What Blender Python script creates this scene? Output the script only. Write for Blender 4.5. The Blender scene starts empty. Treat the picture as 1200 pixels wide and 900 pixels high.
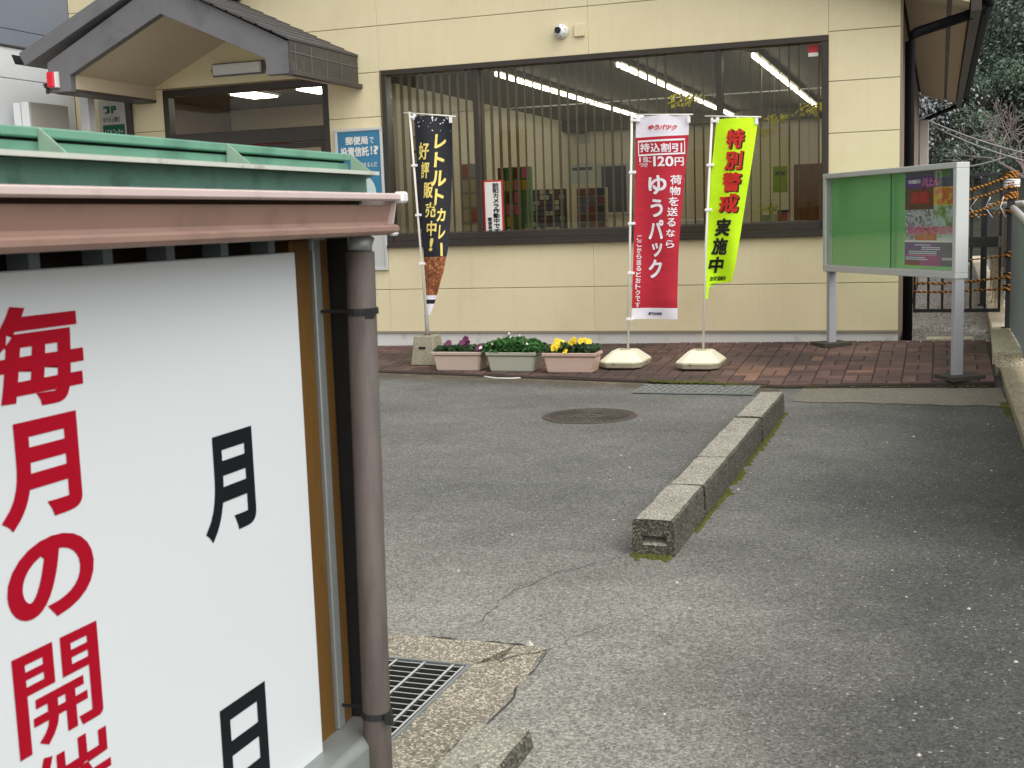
import bpy, bmesh, math, random
import numpy as np
from mathutils import Vector, Matrix, noise
random.seed(7)
SC = bpy.context.scene
COL = SC.collection

# ------------------------------------------------------------------ camera, sky, sun, exposure
cam_d = bpy.data.cameras.new("camera"); cam = bpy.data.objects.new("camera", cam_d); COL.objects.link(cam)
cam_d.sensor_fit = 'HORIZONTAL'; cam_d.sensor_width = 36.0; cam_d.lens = 42.668
cam_d.clip_start = 0.05; cam_d.clip_end = 2000
_r, _d, _f = [(0.9435, 0.3298, -0.0333), (0.0126, -0.1362, -0.9906), (-0.3312, 0.9342, -0.1327)]
cam.matrix_world = Matrix(((_r[0], -_d[0], -_f[0], 0), (_r[1], -_d[1], -_f[1], 0), (_r[2], -_d[2], -_f[2], 1.42), (0, 0, 0, 1)))
cam_d.dof.use_dof = True; cam_d.dof.focus_distance = 8.5; cam_d.dof.aperture_fstop = 16
SC.camera = cam
world = bpy.data.worlds.new("World"); SC.world = world; world.use_nodes = True
_n = world.node_tree.nodes; _l = world.node_tree.links
sky = _n.new('ShaderNodeTexSky'); sky.sky_type = 'NISHITA'; sky.sun_disc = False
SUN_EL, SUN_AZ = math.radians(51), math.radians(122)
sky.sun_elevation = SUN_EL; sky.sun_rotation = SUN_AZ; sky.dust_density = 3.0; sky.air_density = 1.0
hs = _n.new('ShaderNodeHueSaturation'); hs.inputs['Saturation'].default_value = 0.12
_l.new(sky.outputs[0], hs.inputs['Color']); _l.new(hs.outputs[0], _n['Background'].inputs[0])
_n['Background'].inputs[1].default_value = 0.15
sun_d = bpy.data.lights.new("sun", 'SUN'); sun_d.energy = 1.5; sun_d.angle = math.radians(100); sun_d.color = (1, .96, .9)
sun = bpy.data.objects.new("sun", sun_d); COL.objects.link(sun)
_sd = Vector((math.sin(SUN_AZ) * math.cos(SUN_EL), math.cos(SUN_AZ) * math.cos(SUN_EL), math.sin(SUN_EL)))
sun.rotation_euler = _sd.to_track_quat('Z', 'Y').to_euler()
sun.location = _sd * 60
SC.view_settings.view_transform = 'Standard'; SC.view_settings.look = 'None'; SC.view_settings.gamma = 1
SC.view_settings.exposure = 0.43
SC.render.engine = 'CYCLES'
SC.cycles.use_denoising = True
SC.cycles.max_bounces = 8; SC.cycles.transparent_max_bounces = 12
SC.cycles.sample_clamp_indirect = 4.0

# ------------------------------------------------------------------ helpers
def lin(r, g, b):
    f = lambda c: (c / 255 / 12.92) if c <= 10 else ((c / 255 + .055) / 1.055) ** 2.4
    return (f(r), f(g), f(b), 1)

def scale_c(c, k): return (min(1, c[0] * k), min(1, c[1] * k), min(1, c[2] * k), 1)

class NT:
    """a small node-tree writer"""
    def __init__(s, name):
        s.m = bpy.data.materials.new(name); s.m.use_nodes = True
        s.n = s.m.node_tree.nodes; s.l = s.m.node_tree.links
        s.b = s.n['Principled BSDF']; s.tc = s.n.new('ShaderNodeTexCoord'); s.co = s.tc.outputs['Object']
    def set(s, k, v): s.b.inputs[k].default_value = v
    def noise(s, scale, detail=4, rough=.55, co=None, dist=0):
        t = s.n.new('ShaderNodeTexNoise'); t.inputs['Scale'].default_value = scale; t.inputs['Detail'].default_value = detail
        t.inputs['Roughness'].default_value = rough; t.inputs['Distortion'].default_value = dist
        s.l.new(co or s.co, t.inputs['Vector']); return t.outputs['Fac']
    def voro(s, scale, out='Color', co=None, feat='F1'):
        t = s.n.new('ShaderNodeTexVoronoi'); t.feature = feat; t.inputs['Scale'].default_value = scale
        s.l.new(co or s.co, t.inputs['Vector']); return t.outputs[out]
    def map(s, scale=(1, 1, 1), loc=(0, 0, 0)):
        t = s.n.new('ShaderNodeMapping'); t.inputs['Scale'].default_value = scale; t.inputs['Location'].default_value = loc
        s.l.new(s.co, t.inputs['Vector']); return t.outputs[0]
    def ramp(s, fac, stops):
        t = s.n.new('ShaderNodeValToRGB'); e = t.color_ramp.elements
        while len(e) < len(stops): e.new(.5)
        for k, (p, c) in enumerate(stops):
            e[k].position = p; e[k].color = c if len(c) == 4 else (*c, 1)
        s.l.new(fac, t.inputs[0]); return t.outputs[0]
    def g(s, a, b, fac):            # grey ramp between positions a and b
        return s.ramp(fac, [(a, (0, 0, 0)), (b, (1, 1, 1))])
    def mix(s, fac, a, b, mode='MIX'):
        t = s.n.new('ShaderNodeMix'); t.data_type = 'RGBA'; t.blend_type = mode
        for sock, val in ((t.inputs['Factor'], fac), (t.inputs[6], a), (t.inputs[7], b)):
            if hasattr(val, 'node'): s.l.new(val, sock)
            else: sock.default_value = val
        return t.outputs[2]
    def math(s, op, a, b=0):
        t = s.n.new('ShaderNodeMath'); t.operation = op
        for sock, val in ((t.inputs[0], a), (t.inputs[1], b)):
            if hasattr(val, 'node'): s.l.new(val, sock)
            else: sock.default_value = val
        return t.outputs[0]
    def sep(s):
        t = s.n.new('ShaderNodeSeparateXYZ'); s.l.new(s.co, t.inputs[0]); return t.outputs
    def rnd(s):
        return s.n.new('ShaderNodeObjectInfo').outputs['Random']
    def bump(s, fac, strength, dist=.01):
        t = s.n.new('ShaderNodeBump'); t.inputs['Strength'].default_value = strength; t.inputs['Distance'].default_value = dist
        s.l.new(fac, t.inputs['Height']); s.l.new(t.outputs[0], s.b.inputs['Normal'])
    def color(s, c):
        if hasattr(c, 'node'): s.l.new(c, s.b.inputs['Base Color'])
        else: s.b.inputs['Base Color'].default_value = c
        return s

def mat(name, col, rough=.6, var=.1, scale=6, bump=0, bscale=80, metal=0, rnd=0, stretch=None, dirt=None, dscale=3, dlo=.55, dhi=.75, spec=.5):
    m = NT(name); co = m.map(stretch) if stretch else m.co
    c = m.mix(m.noise(scale, 5, .6, co), scale_c(col, 1 - var), scale_c(col, 1 + var))
    if rnd:
        k = m.ramp(m.rnd(), [(0, (1 - rnd,) * 3), (1, (1 + rnd,) * 3)]); c = m.mix(1.0, c, k, 'MULTIPLY')
    if dirt: c = m.mix(m.g(dlo, dhi, m.noise(dscale, 6, .65, co)), c, dirt)
    m.color(c); m.set('Roughness', rough); m.set('Metallic', metal); m.set('Specular IOR Level', spec)
    if bump: m.bump(m.noise(bscale, 5, .6, co), bump, .004)
    return m.m

def flat(name, col, rough=.6, emit=0):
    m = NT(name); c = m.mix(m.noise(20, 3), scale_c(col, .95), scale_c(col, 1.05)); m.color(c); m.set('Roughness', rough)
    if emit:
        m.b.inputs['Emission Color'].default_value = col; m.b.inputs['Emission Strength'].default_value = emit
    return m.m

class MB:
    """collects geometry for ONE mesh object"""
    def __init__(s): s.v = []; s.f = []; s.mi = []; s.cur = 0
    def add(s, vs, fs):
        o = len(s.v); s.v += [tuple(p) for p in vs]
        for q in fs: s.f.append([o + k for k in q]); s.mi.append(s.cur)
        return s
    def box(s, x0, x1, y0, y1, z0, z1):
        x0, x1 = min(x0, x1), max(x0, x1); y0, y1 = min(y0, y1), max(y0, y1); z0, z1 = min(z0, z1), max(z0, z1)
        return s.add([(x0, y0, z0), (x1, y0, z0), (x1, y1, z0), (x0, y1, z0), (x0, y0, z1), (x1, y0, z1), (x1, y1, z1), (x0, y1, z1)],
                     [(0, 3, 2, 1), (4, 5, 6, 7), (0, 1, 5, 4), (1, 2, 6, 5), (2, 3, 7, 6), (3, 0, 4, 7)])
    def hexa(s, bot, top):           # two quads -> closed solid
        n = len(bot)
        return s.add(list(bot) + list(top), [tuple(range(n - 1, -1, -1)), tuple(range(n, 2 * n))] + [(k, (k + 1) % n, n + (k + 1) % n, n + k) for k in range(n)])
    def prism(s, poly, fn0, fn1):    # poly of 2-D points lifted by two functions
        return s.hexa([fn0(*p) for p in poly], [fn1(*p) for p in poly])
    def tube(s, path, r, n=8, cap=True):
        path = [Vector(p) for p in path]; rr = r if isinstance(r, (list, tuple)) else [r] * len(path); rings = []
        for k, p in enumerate(path):
            a = path[max(0, k - 1)]; b = path[min(len(path) - 1, k + 1)]; t = (b - a).normalized()
            u = t.cross(Vector((0, 0, 1)) if abs(t.z) < .9 else Vector((1, 0, 0))).normalized(); w = t.cross(u)
            rings.append([p + (u * math.cos(2 * math.pi * j / n) + w * math.sin(2 * math.pi * j / n)) * rr[k] for j in range(n)])
        vs = [q for ring in rings for q in ring]; fs = []
        for k in range(len(path) - 1):
            for j in range(n): fs.append((k * n + j, k * n + (j + 1) % n, (k + 1) * n + (j + 1) % n, (k + 1) * n + j))
        if cap: fs += [tuple(range(n - 1, -1, -1)), tuple((len(path) - 1) * n + j for j in range(n))]
        return s.add(vs, fs)
    def build(s, name, m, parent=None, bevel=0, smooth=False, seg=1):
        me = bpy.data.meshes.new(name); me.from_pydata(s.v, [], s.f)
        for x in (m if isinstance(m, (list, tuple)) else [m]): me.materials.append(x)
        if isinstance(m, (list, tuple)): me.polygons.foreach_set('material_index', s.mi)
        bm = bmesh.new(); bm.from_mesh(me); bmesh.ops.recalc_face_normals(bm, faces=bm.faces)
        if bevel:
            ed = [e for e in bm.edges if len(e.link_faces) == 2 and e.calc_face_angle(0) > .5]
            bmesh.ops.bevel(bm, geom=ed, offset=bevel, segments=seg, affect='EDGES', clamp_overlap=True)
        bm.to_mesh(me); bm.free()
        if smooth: me.polygons.foreach_set('use_smooth', [True] * len(me.polygons))
        return link(name, me, parent)

def link(name, me, parent=None):
    o = bpy.data.objects.new(name, me); COL.objects.link(o)
    if parent: o.parent = parent
    return o
def tag(o, label, cat, group=None):
    o['label'] = label; o['category'] = cat
    if group: o['group'] = group
    return o
def empty(name, label, cat, loc=(0, 0, 0), rz=0, group=None):
    o = bpy.data.objects.new(name, None); COL.objects.link(o); o.location = loc; o.rotation_euler = (0, 0, rz); o.empty_display_size = .1
    return tag(o, label, cat, group)
def struct(o): o['kind'] = 'structure'; return o
def stuff(o): o['kind'] = 'stuff'; return o

_GL = {}
def glyph(ch, off=0.0):
    k = (ch, off)
    if k not in _GL:
        c = bpy.data.curves.new('glyph', 'FONT'); c.body = ch; c.offset = off; c.resolution_u = 6
        o = bpy.data.objects.new('glyph', c); COL.objects.link(o)
        dg = bpy.context.evaluated_depsgraph_get(); me = bpy.data.meshes.new_from_object(o.evaluated_get(dg))
        _GL[k] = ([(q.co.x, q.co.y) for q in me.vertices], [tuple(p.vertices) for p in me.polygons])
        bpy.data.objects.remove(o); bpy.data.curves.remove(c); bpy.data.meshes.remove(me)
    return _GL[k]
def put(mb, ch, rect, lift, off=.02, tight=True, shear=0, nrm=(0, -1, 0)):
    """one printed character: rect = (left, bottom, right, top) on the sheet; lift maps sheet coordinates to space; off = stroke weight"""
    vs, fs = glyph(ch)
    if not vs: return
    if tight:
        a0 = min(p[0] for p in vs) - off; a1 = max(p[0] for p in vs) + off; b0 = min(p[1] for p in vs) - off; b1 = max(p[1] for p in vs) + off
    else:
        a0, a1, b0, b1 = 0, 1, -.12, .88
    x0, y0, x1, y1 = rect; h = off
    for k, (da, db) in enumerate(((0, 0), (off, 0), (-off, 0), (0, off), (0, -off), (h, h), (-h, h), (h, -h), (-h, -h)) if off else ((0, 0),)):
        out = []
        for (a, b) in vs:
            t = (b + db - b0) / (b1 - b0)
            q = lift(x0 + (a + da - a0) / (a1 - a0) * (x1 - x0) + shear * (t - .5) * (y1 - y0), y0 + t * (y1 - y0))
            out.append(tuple(q[i] + nrm[i] * k * .00012 for i in range(3)))
        mb.add(out, fs)
def put_row(mb, text, rect, lift, off=.02, tight=False, shear=0):
    n = len(text); w = (rect[2] - rect[0]) / n
    for k, ch in enumerate(text): put(mb, ch, (rect[0] + k * w, rect[1], rect[0] + (k + 1) * w, rect[3]), lift, off, tight, shear)
def put_col(mb, text, rect, lift, off=.02, tight=False):
    n = len(text); h = (rect[3] - rect[1]) / n
    for k, ch in enumerate(text): put(mb, ch, (rect[0], rect[3] - (k + 1) * h, rect[2], rect[3] - k * h), lift, off, tight)

def clip(poly, a, b, c):             # keep a*x + b*y <= c
    out = []
    for k in range(len(poly)):
        p, q = poly[k], poly[(k + 1) % len(poly)]; dp = a * p[0] + b * p[1] - c; dq = a * q[0] + b * q[1] - c
        if dp <= 0: out.append(p)
        if dp * dq < 0:
            t = dp / (dp - dq); out.append((p[0] + t * (q[0] - p[0]), p[1] + t * (q[1] - p[1])))
    return out

# ------------------------------------------------------------------ materials
M = {}
def asphalt():
    m = NT('asphalt'); x = m.sep()
    fine = m.noise(330, 3, .7); stones = m.voro(140, 'Color')
    mid = m.noise(38, 5, .7); big = m.noise(.9, 6, .62); patch = m.noise(3.5, 6, .65)
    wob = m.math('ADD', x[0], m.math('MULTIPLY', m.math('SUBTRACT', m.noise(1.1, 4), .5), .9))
    right_dark = m.g(.0, 1.0, m.math('ADD', m.math('MULTIPLY', wob, 1.0), 1.0))
    near_pale = m.g(.0, 1.0, m.math('ADD', m.math('MULTIPLY', m.math('ADD', x[1], m.math('MULTIPLY', m.noise(.8, 4), 1.4)), -.32), 2.05))
    c = m.mix(near_pale, lin(124, 124, 119), lin(176, 174, 163)); c = m.mix(right_dark, c, lin(93, 93, 90))  # base tone paler towards low y, darker towards high x
    c = m.mix(m.g(.35, .7, big), scale_c_node(m, c, .82), scale_c_node(m, c, 1.2))
    c = m.mix(m.g(.5, .8, patch), c, scale_c_node(m, c, .78))
    c = m.mix(m.g(.3, .75, fine), scale_c_node(m, c, .45), scale_c_node(m, c, 1.42))
    c = m.mix(m.g(.25, .7, mid), scale_c_node(m, c, .75), scale_c_node(m, c, 1.15))
    r = m.n.new('ShaderNodeSeparateColor'); m.l.new(stones, r.inputs[0])
    gk = m.ramp(r.outputs[0], [(0, (.5,) * 3), (.5, (.95,) * 3), (.8, (1.14,) * 3), (1, (1.55,) * 3)]); c = m.mix(1.0, c, gk, 'MULTIPLY')
    c = m.mix(m.g(.990, .996, r.outputs[1]), c, lin(178, 176, 166))
    m.color(c); m.set('Roughness', .85); m.set('Specular IOR Level', .3)
    m.bump(m.math('ADD', fine, m.math('MULTIPLY', r.outputs[0], .6)), .7, .006); return m.m
def scale_c_node(m, c, k): return m.mix(1.0, c, (k, k, k, 1), 'MULTIPLY')
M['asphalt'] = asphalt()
def concrete(name, base, dark, light, sc=1.0, agg=60, bump=.7):
    m = NT(name); c = m.mix(m.noise(4 * sc, 6, .7), base, dark)
    c = m.mix(m.g(.45, .75, m.noise(1.7 * sc, 6, .7)), c, dark)
    r = m.n.new('ShaderNodeSeparateColor'); m.l.new(m.voro(agg), r.inputs[0])
    c = m.mix(m.g(.55, .95, r.outputs[0]), c, light)
    c = m.mix(m.g(.8, .95, r.outputs[1]), c, scale_c_node(m, c, .45))
    m.color(c); m.set('Roughness', .9)
    m.bump(m.math('ADD', r.outputs[0], m.noise(40, 5, .7)), bump, .006); return m.m
M['pad'] = concrete('aggregate_concrete', lin(152, 145, 126), lin(116, 110, 95), lin(210, 202, 182), 1.4, 160)
M['kerb'] = concrete('weathered_kerb_concrete', lin(172, 168, 153), lin(122, 118, 104), lin(202, 198, 182), 2.6, 170, .9)
M['kerb_side'] = concrete('dark_side_concrete', lin(88, 86, 74), lin(42, 41, 33), lin(124, 120, 106), 3.5, 150, .9)
M['strip'] = concrete('concrete_strip', lin(126, 121, 106), lin(98, 94, 84), lin(140, 134, 118), 1, 160, .4)
M['lowfoot'] = concrete('pale_footing_concrete', lin(172, 160, 134), lin(138, 126, 102), lin(190, 180, 156), 1.5, 120, .5)
M['footing'] = concrete('footing_concrete', lin(208, 198, 172), lin(170, 158, 130), lin(220, 212, 190), 2.5, 120, .4)
M['block'] = concrete('block_concrete', lin(160, 154, 132), lin(124, 118, 98), lin(172, 166, 146), 4, 260, .3)
def brick_m(name, a, b, stain):
    m = NT(name); k = m.ramp(m.rnd(), [(0, scale_c(a, .72)), (.5, a), (1, b)])
    k = m.mix(m.g(.3, .8, m.noise(24, 5, .7)), scale_c_node(m, k, .8), scale_c_node(m, k, 1.15))
    g = m.n.new('ShaderNodeNewGeometry'); t = m.n.new('ShaderNodeTexNoise'); t.inputs['Scale'].default_value = 1.1; t.inputs['Detail'].default_value = 6
    m.l.new(g.outputs['Position'], t.inputs['Vector'])
    k = m.mix(m.math('MULTIPLY', m.g(.42, .62, t.outputs['Fac']), .8), k, stain)
    m.color(k); m.set('Roughness', .88); m.bump(m.noise(120, 4), .35, .003); return m.m
M['brick'] = brick_m('red_paving_brick', lin(100, 76, 69), lin(118, 91, 81), lin(66, 56, 51))
M['brick_pale'] = brick_m('pale_paving_brick', lin(130, 98, 80), lin(146, 112, 92), lin(112, 86, 72))
M['mortar'] = mat('joint_sand', lin(58, 50, 44), .95, .25, 30)
def siding():
    m = NT('cream_siding'); c = m.mix(m.noise(1.5, 5, .6), lin(219, 206, 168), lin(229, 217, 180)); c = m.mix(m.g(.5, .9, m.noise(1.2, 6, .65)), c, lin(212, 197, 156))
    c = m.mix(m.math('MULTIPLY', m.g(.52, .8, m.noise(2.2, 6, .7, m.map((5, 5, .35)))), .25), c, lin(192, 178, 140)); c = m.mix(m.math('MULTIPLY', m.g(.6, .8, m.noise(7, 6, .75)), .2), c, lin(186, 170, 132))
    m.color(c); m.set('Roughness', .75); m.bump(m.noise(150, 5, .7), .5, .005); return m.m
M['wall'] = siding()
M['joint'] = mat('sealant_joint', lin(150, 136, 106), .8, .1)
M['basew'] = mat('white_plinth', lin(212, 211, 206), .8, .06, 3, .3, 90, dirt=lin(150, 148, 142), dscale=5, dlo=.6, dhi=.85)
M['frame'] = mat('bronze_window_frame', lin(52, 44, 37), .4, .12, 4, 0)
M['dark'] = mat('dark_recess', lin(30, 28, 27), .8, .15)
M['fascia'] = mat('grey_sheet_metal', lin(108, 107, 109), .5, .09, 2.2, .1, 30, dirt=lin(90, 88, 88), dscale=2.5)
M['shingle'] = mat('dark_slate_shingle', lin(72, 70, 71), .7, .15, 8, .4, 90, rnd=.12)
M['eave'] = mat('dark_bronze_sheet', lin(66, 61, 60), .45, .15, 5, .1, 30, dirt=lin(84, 78, 76), dscale=6)
M['soffit'] = mat('beige_soffit_board', lin(206, 192, 166), .8, .05, 2)
M['nb_light'] = mat('pale_grey_siding', lin(208, 211, 212), .75, .04, 3, .3, 120)
M['nb_dark'] = mat('slate_blue_siding', lin(112, 119, 130), .75, .06, 3, .3, 120)
M['white'] = mat('white_painted_steel', lin(226, 228, 228), .4, .03, 4)
M['offwhite'] = mat('warm_grey_steel', lin(190, 184, 176), .5, .05, 4)
M['alu'] = mat('brushed_aluminium', lin(206, 208, 207), .45, .07, 12, .08, 60, metal=.35)
M['case_post'] = mat('dull_aluminium_post', lin(170, 171, 175), .55, .06, 10, .06, 60)
M['steel'] = mat('galvanised_steel', lin(150, 155, 152), .5, .14, 20, .15, 60, metal=.5)
M['pole'] = mat('white_plastic_pole', lin(228, 224, 214), .35, .03)
M['tab'] = flat('white_cloth_tab', lin(236, 234, 236), .8)
M['black'] = mat('black_painted_steel', lin(36, 36, 38), .45, .2, 14)
M['pipe_black'] = mat('black_downpipe', lin(17, 18, 23), .6, .15, spec=.3)
M['fence'] = mat('grey_blue_fence_sheet', lin(146, 156, 164), .5, .08, 3, .1, 20, stretch=(6, 6, .6), dirt=lin(126, 136, 141), dscale=4)
M['gutter'] = mat('faded_brown_gutter', lin(146, 118, 105), .6, .08, 3, .1, 40, dirt=lin(118, 94, 84), dscale=5, dlo=.46, dhi=.74)
M['gutter_lip'] = mat('pale_pink_gutter_edge', lin(204, 186, 180), .6, .06, 5, dirt=lin(176, 156, 148), dscale=14)  # lip and end piece are paler than the gutter face
M['downpipe'] = mat('faded_brown_downpipe', lin(88, 79, 74), .62, .08, 2.5, .06, 60, stretch=(6, 6, 1), dirt=lin(70, 63, 59), dscale=6, dlo=.45, dhi=.7)
M['copper'] = mat('green_painted_copper', lin(108, 154, 132), .62, .12, 6, .15, 50, dirt=lin(84, 124, 106), dscale=9, dlo=.48, dhi=.72)
M['copper_dirty'] = mat('weathered_green_sheet', lin(98, 138, 124), .65, .2, 9, .25, 60, dirt=lin(52, 78, 70), dscale=14, dlo=.52, dhi=.78)
M['copper_edge'] = mat('worn_sheet_edge', lin(196, 200, 188), .6, .1, 20, dirt=lin(140, 140, 124), dscale=18)
M['copper_grey'] = mat('grimy_gusset_sheet', lin(142, 164, 144), .65, .2, 14, .2, 50, dirt=lin(112, 118, 100), dscale=22)
def wood():
    m = NT('oiled_timber'); co = m.map((30, 30, 1.6))
    c = m.mix(m.noise(3, 7, .7, co, .6), lin(74, 48, 12), lin(116, 82, 26))
    c = m.mix(m.g(.62, .8, m.noise(4, 6, .7, m.map((5, 5, 1.3)))), c, lin(46, 32, 20))
    m.color(c); m.set('Roughness', .6); m.bump(m.noise(4, 6, .6, co), .25, .003); return m.m
M['wood'] = wood()
M['darkwood'] = mat('dark_old_timber', lin(52, 40, 34), .85, .3, 8, stretch=(3, 20, 20))
M['signw'] = mat('white_sign_sheet', lin(210, 215, 217), .3, .02, 2, dirt=lin(196, 201, 202), dscale=26, dlo=.74, dhi=.8)
M['red'] = mat('red_vinyl_lettering', lin(160, 2, 32), .55, .05, spec=.2)
M['ink'] = mat('black_vinyl_lettering', lin(16, 22, 26), .55, .1, spec=.2)
M['moss'] = mat('moss', lin(74, 78, 22), .95, .45, 60)
M['soil'] = mat('potting_soil', lin(44, 36, 30), .95, .3, 40)
M['leaf'] = mat('planter_leaf', lin(58, 104, 46), .55, .35, 30)
M['leaf_dark'] = mat('pansy_leaf', lin(44, 74, 38), .55, .35, 30)
M['tub_beige'] = mat('beige_plastic_planter', lin(190, 172, 158), .65, .05, 7, .1, 60, dirt=lin(170, 148, 130), dscale=8, dlo=.6)
M['tub_grey'] = mat('grey_green_plastic_planter', lin(168, 168, 152), .65, .05, 7, .1, 60, dirt=lin(146, 144, 126), dscale=8, dlo=.6)
M['tub_pink'] = mat('pinkish_plastic_planter', lin(194, 168, 152), .65, .05, 7, .1, 60, dirt=lin(172, 142, 124), dscale=8, dlo=.6)
M['pan_purple'] = mat('purple_petal', lin(98, 30, 76), .6, .4, 30)
M['pan_yellow'] = mat('yellow_petal', lin(246, 208, 44), .6, .2, 30)
M['pan_white'] = flat('white_petal', lin(238, 238, 230))
M['weight'] = mat('cream_plastic_weight', lin(234, 230, 204), .4, .05, 4, .05, 60, dirt=lin(180, 170, 138), dscale=5, dlo=.66, dhi=.85)
M['weight_dirty'] = mat('grimy_cream_plastic', lin(188, 180, 152), .6, .15, 8, .1, 60, dirt=lin(92, 86, 70), dscale=16, dlo=.55, dhi=.7)
M['green_board'] = mat('green_felt_board', lin(128, 196, 122), .8, .05, 6)
M['gravel'] = None
def gravel():
    m = NT('grey_gravel'); r = m.n.new('ShaderNodeSeparateColor'); m.l.new(m.voro(26), r.inputs[0])
    c = m.ramp(r.outputs[0], [(0, lin(84, 82, 78)), (.5, lin(132, 130, 124)), (1, lin(178, 175, 168))])
    c = m.mix(m.g(.0, .35, m.voro(26, 'Distance')), scale_c_node(m, c, .35), c)
    m.color(c); m.set('Roughness', .95); m.bump(m.math('SUBTRACT', 1, m.voro(26, 'Distance')), 1, .02); return m.m
M['gravel'] = gravel()
def glass(name, tint, gl=.06):
    m = bpy.data.materials.new(name); m.use_nodes = True; n = m.node_tree.nodes; l = m.node_tree.links
    n.remove(n['Principled BSDF']); t = n.new('ShaderNodeBsdfTransparent'); t.inputs[0].default_value = tint
    g = n.new('ShaderNodeBsdfGlossy'); g.inputs['Roughness'].default_value = .015
    f = n.new('ShaderNodeFresnel'); gm = n.new('ShaderNodeNewGeometry'); mr = n.new('ShaderNodeMapRange'); l.new(gm.outputs['Backfacing'], mr.inputs[0]); mr.inputs[3].default_value = 1.45; mr.inputs[4].default_value = 1 / 1.45; l.new(mr.outputs[0], f.inputs[0]); x = n.new('ShaderNodeMixShader')
    l.new(f.outputs[0], x.inputs[0]); l.new(t.outputs[0], x.inputs[1]); l.new(g.outputs[0], x.inputs[2])
    l.new(x.outputs[0], n['Material Output'].inputs[0]); return m
M['glass'] = glass('window_glass', (.74, .73, .68, 1)); M['glass2'] = glass('case_glass', (.96, .98, .97, 1))
M['room'] = mat('cream_interior_wall', lin(228, 221, 198), .85, .05, 2)
M['ceil'] = mat('interior_ceiling', lin(96, 91, 74), .9, .06, 8)
M['floor_in'] = mat('interior_floor', lin(120, 112, 96), .5, .1, 6)
M['slat'] = mat('beige_blind_slat', lin(140, 130, 104), .8, .08, 6)
M['tube'] = flat('lit_fluorescent_tube', (1, .97, .88, 1), .5, 14)
M['panel_lit'] = flat('lit_ceiling_panel', (1, .97, .88, 1), .5, 24)
M['brown_door'] = mat('brown_wood_door', lin(120, 84, 48), .5, .15, 5, stretch=(12, 12, 1))
M['counter'] = mat('pale_counter_laminate', lin(186, 176, 150), .5, .06, 5)
M['grey'] = mat('mid_grey_enamel', lin(132, 132, 130), .5, .08, 5)
M['yellow_leaf'] = mat('yellow_paper_leaf', lin(226, 222, 60), .7, .3, 12)
for nm, c in dict(c_green=(92, 140, 84), c_red=(186, 40, 40), c_orange=(206, 112, 50), c_white=(226, 224, 218), c_blue=(52, 122, 158), c_teal=(70, 150, 170), c_navy=(34, 48, 92),
                  c_dkgreen=(10, 92, 62), c_pink=(214, 120, 150), c_purple=(92, 52, 132), c_magenta=(150, 40, 120), c_yellow=(206, 176, 40), c_brown=(112, 58, 34), c_slate=(84, 86, 104), c_lime=(140, 170, 80),
                  c_pale=(196, 214, 210), c_gold=(226, 204, 110), c_black=(28, 28, 30), c_grey=(190, 190, 186), c_maroon=(120, 34, 40), c_cream=(220, 206, 160)).items():
    M[nm] = flat('print_' + nm[2:], lin(*c), .55)
def cloth(name, col, sheen=.75):
    m = NT(name); c = m.mix(m.noise(9, 5, .6), scale_c(col, .93), scale_c(col, 1.05)); m.color(c); m.set('Roughness', sheen)
    m.bump(m.noise(5, 4, .6, m.map((1, 1, 2.2))), .35, .02); return m.m
M['f_red'] = cloth('red_banner_cloth', lin(184, 30, 50)); M['f_white'] = cloth('white_banner_cloth', lin(232, 228, 236)); M['f_lime'] = cloth('fluorescent_yellow_green_cloth', lin(206, 255, 10))
M['f_black'] = cloth('black_banner_cloth', lin(26, 28, 36)); M['t_red'] = cloth('red_print_on_cloth', lin(206, 40, 26)); M['t_black'] = cloth('black_print_on_cloth', lin(26, 26, 22))
M['t_white'] = cloth('white_print_on_cloth', lin(238, 232, 236)); M['t_gold'] = cloth('gold_print_on_cloth', lin(240, 218, 120)); M['t_navy'] = cloth('navy_print_on_cloth', lin(60, 66, 104))
def food():
    m = NT('curry_photo_print'); c = m.ramp(m.noise(34, 4, .7), [(.3, lin(70, 34, 18)), (.5, lin(134, 74, 40)), (.62, lin(182, 120, 70)), (.75, lin(222, 196, 150))]); m.color(c); m.set('Roughness', .75); return m.m
M['food'] = food()
M['bark'] = mat('tree_bark', lin(58, 54, 50), .9, .25, 6, .5, 20)
M['twig'] = mat('bare_twig', lin(140, 128, 124), .9, .2, 3)
def leafy(name, a, b):
    m = NT(name); c = m.mix(m.g(.3, .7, m.noise(.35, 3)), a, b); c = m.mix(m.noise(2.5, 3), scale_c_node(m, c, .6), scale_c_node(m, c, 1.3)); m.color(c); m.set('Roughness', 1); m.set('Specular IOR Level', 0); return m.m
M['wood_leaf'] = leafy('hazed_hillside_foliage', lin(108, 122, 116), lin(132, 146, 128)); M['wood_leaf2'] = leafy('hazed_grey_bare_scrub', lin(146, 151, 154), lin(162, 161, 160))  # haze put into the leaf colours: greyed and lightened
M['crown'] = leafy('hazed_evergreen_foliage', lin(104, 122, 110), lin(128, 144, 118)); M['hill'] = leafy('hill_ground', lin(52, 56, 50), lin(74, 72, 64))  # evergreen leaves greyed and lightened as haze too
def rope_m():
    m = NT('black_and_orange_rope'); w = m.n.new('ShaderNodeTexWave'); w.inputs['Scale'].default_value = 13; w.wave_type = 'BANDS'; w.bands_direction = 'DIAGONAL'; m.l.new(m.co, w.inputs['Vector'])
    m.color(m.mix(m.g(.45, .55, w.outputs['Fac']), lin(40, 34, 28), lin(186, 120, 36))); m.set('Roughness', .8); return m.m
M['rope'] = rope_m()

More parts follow.
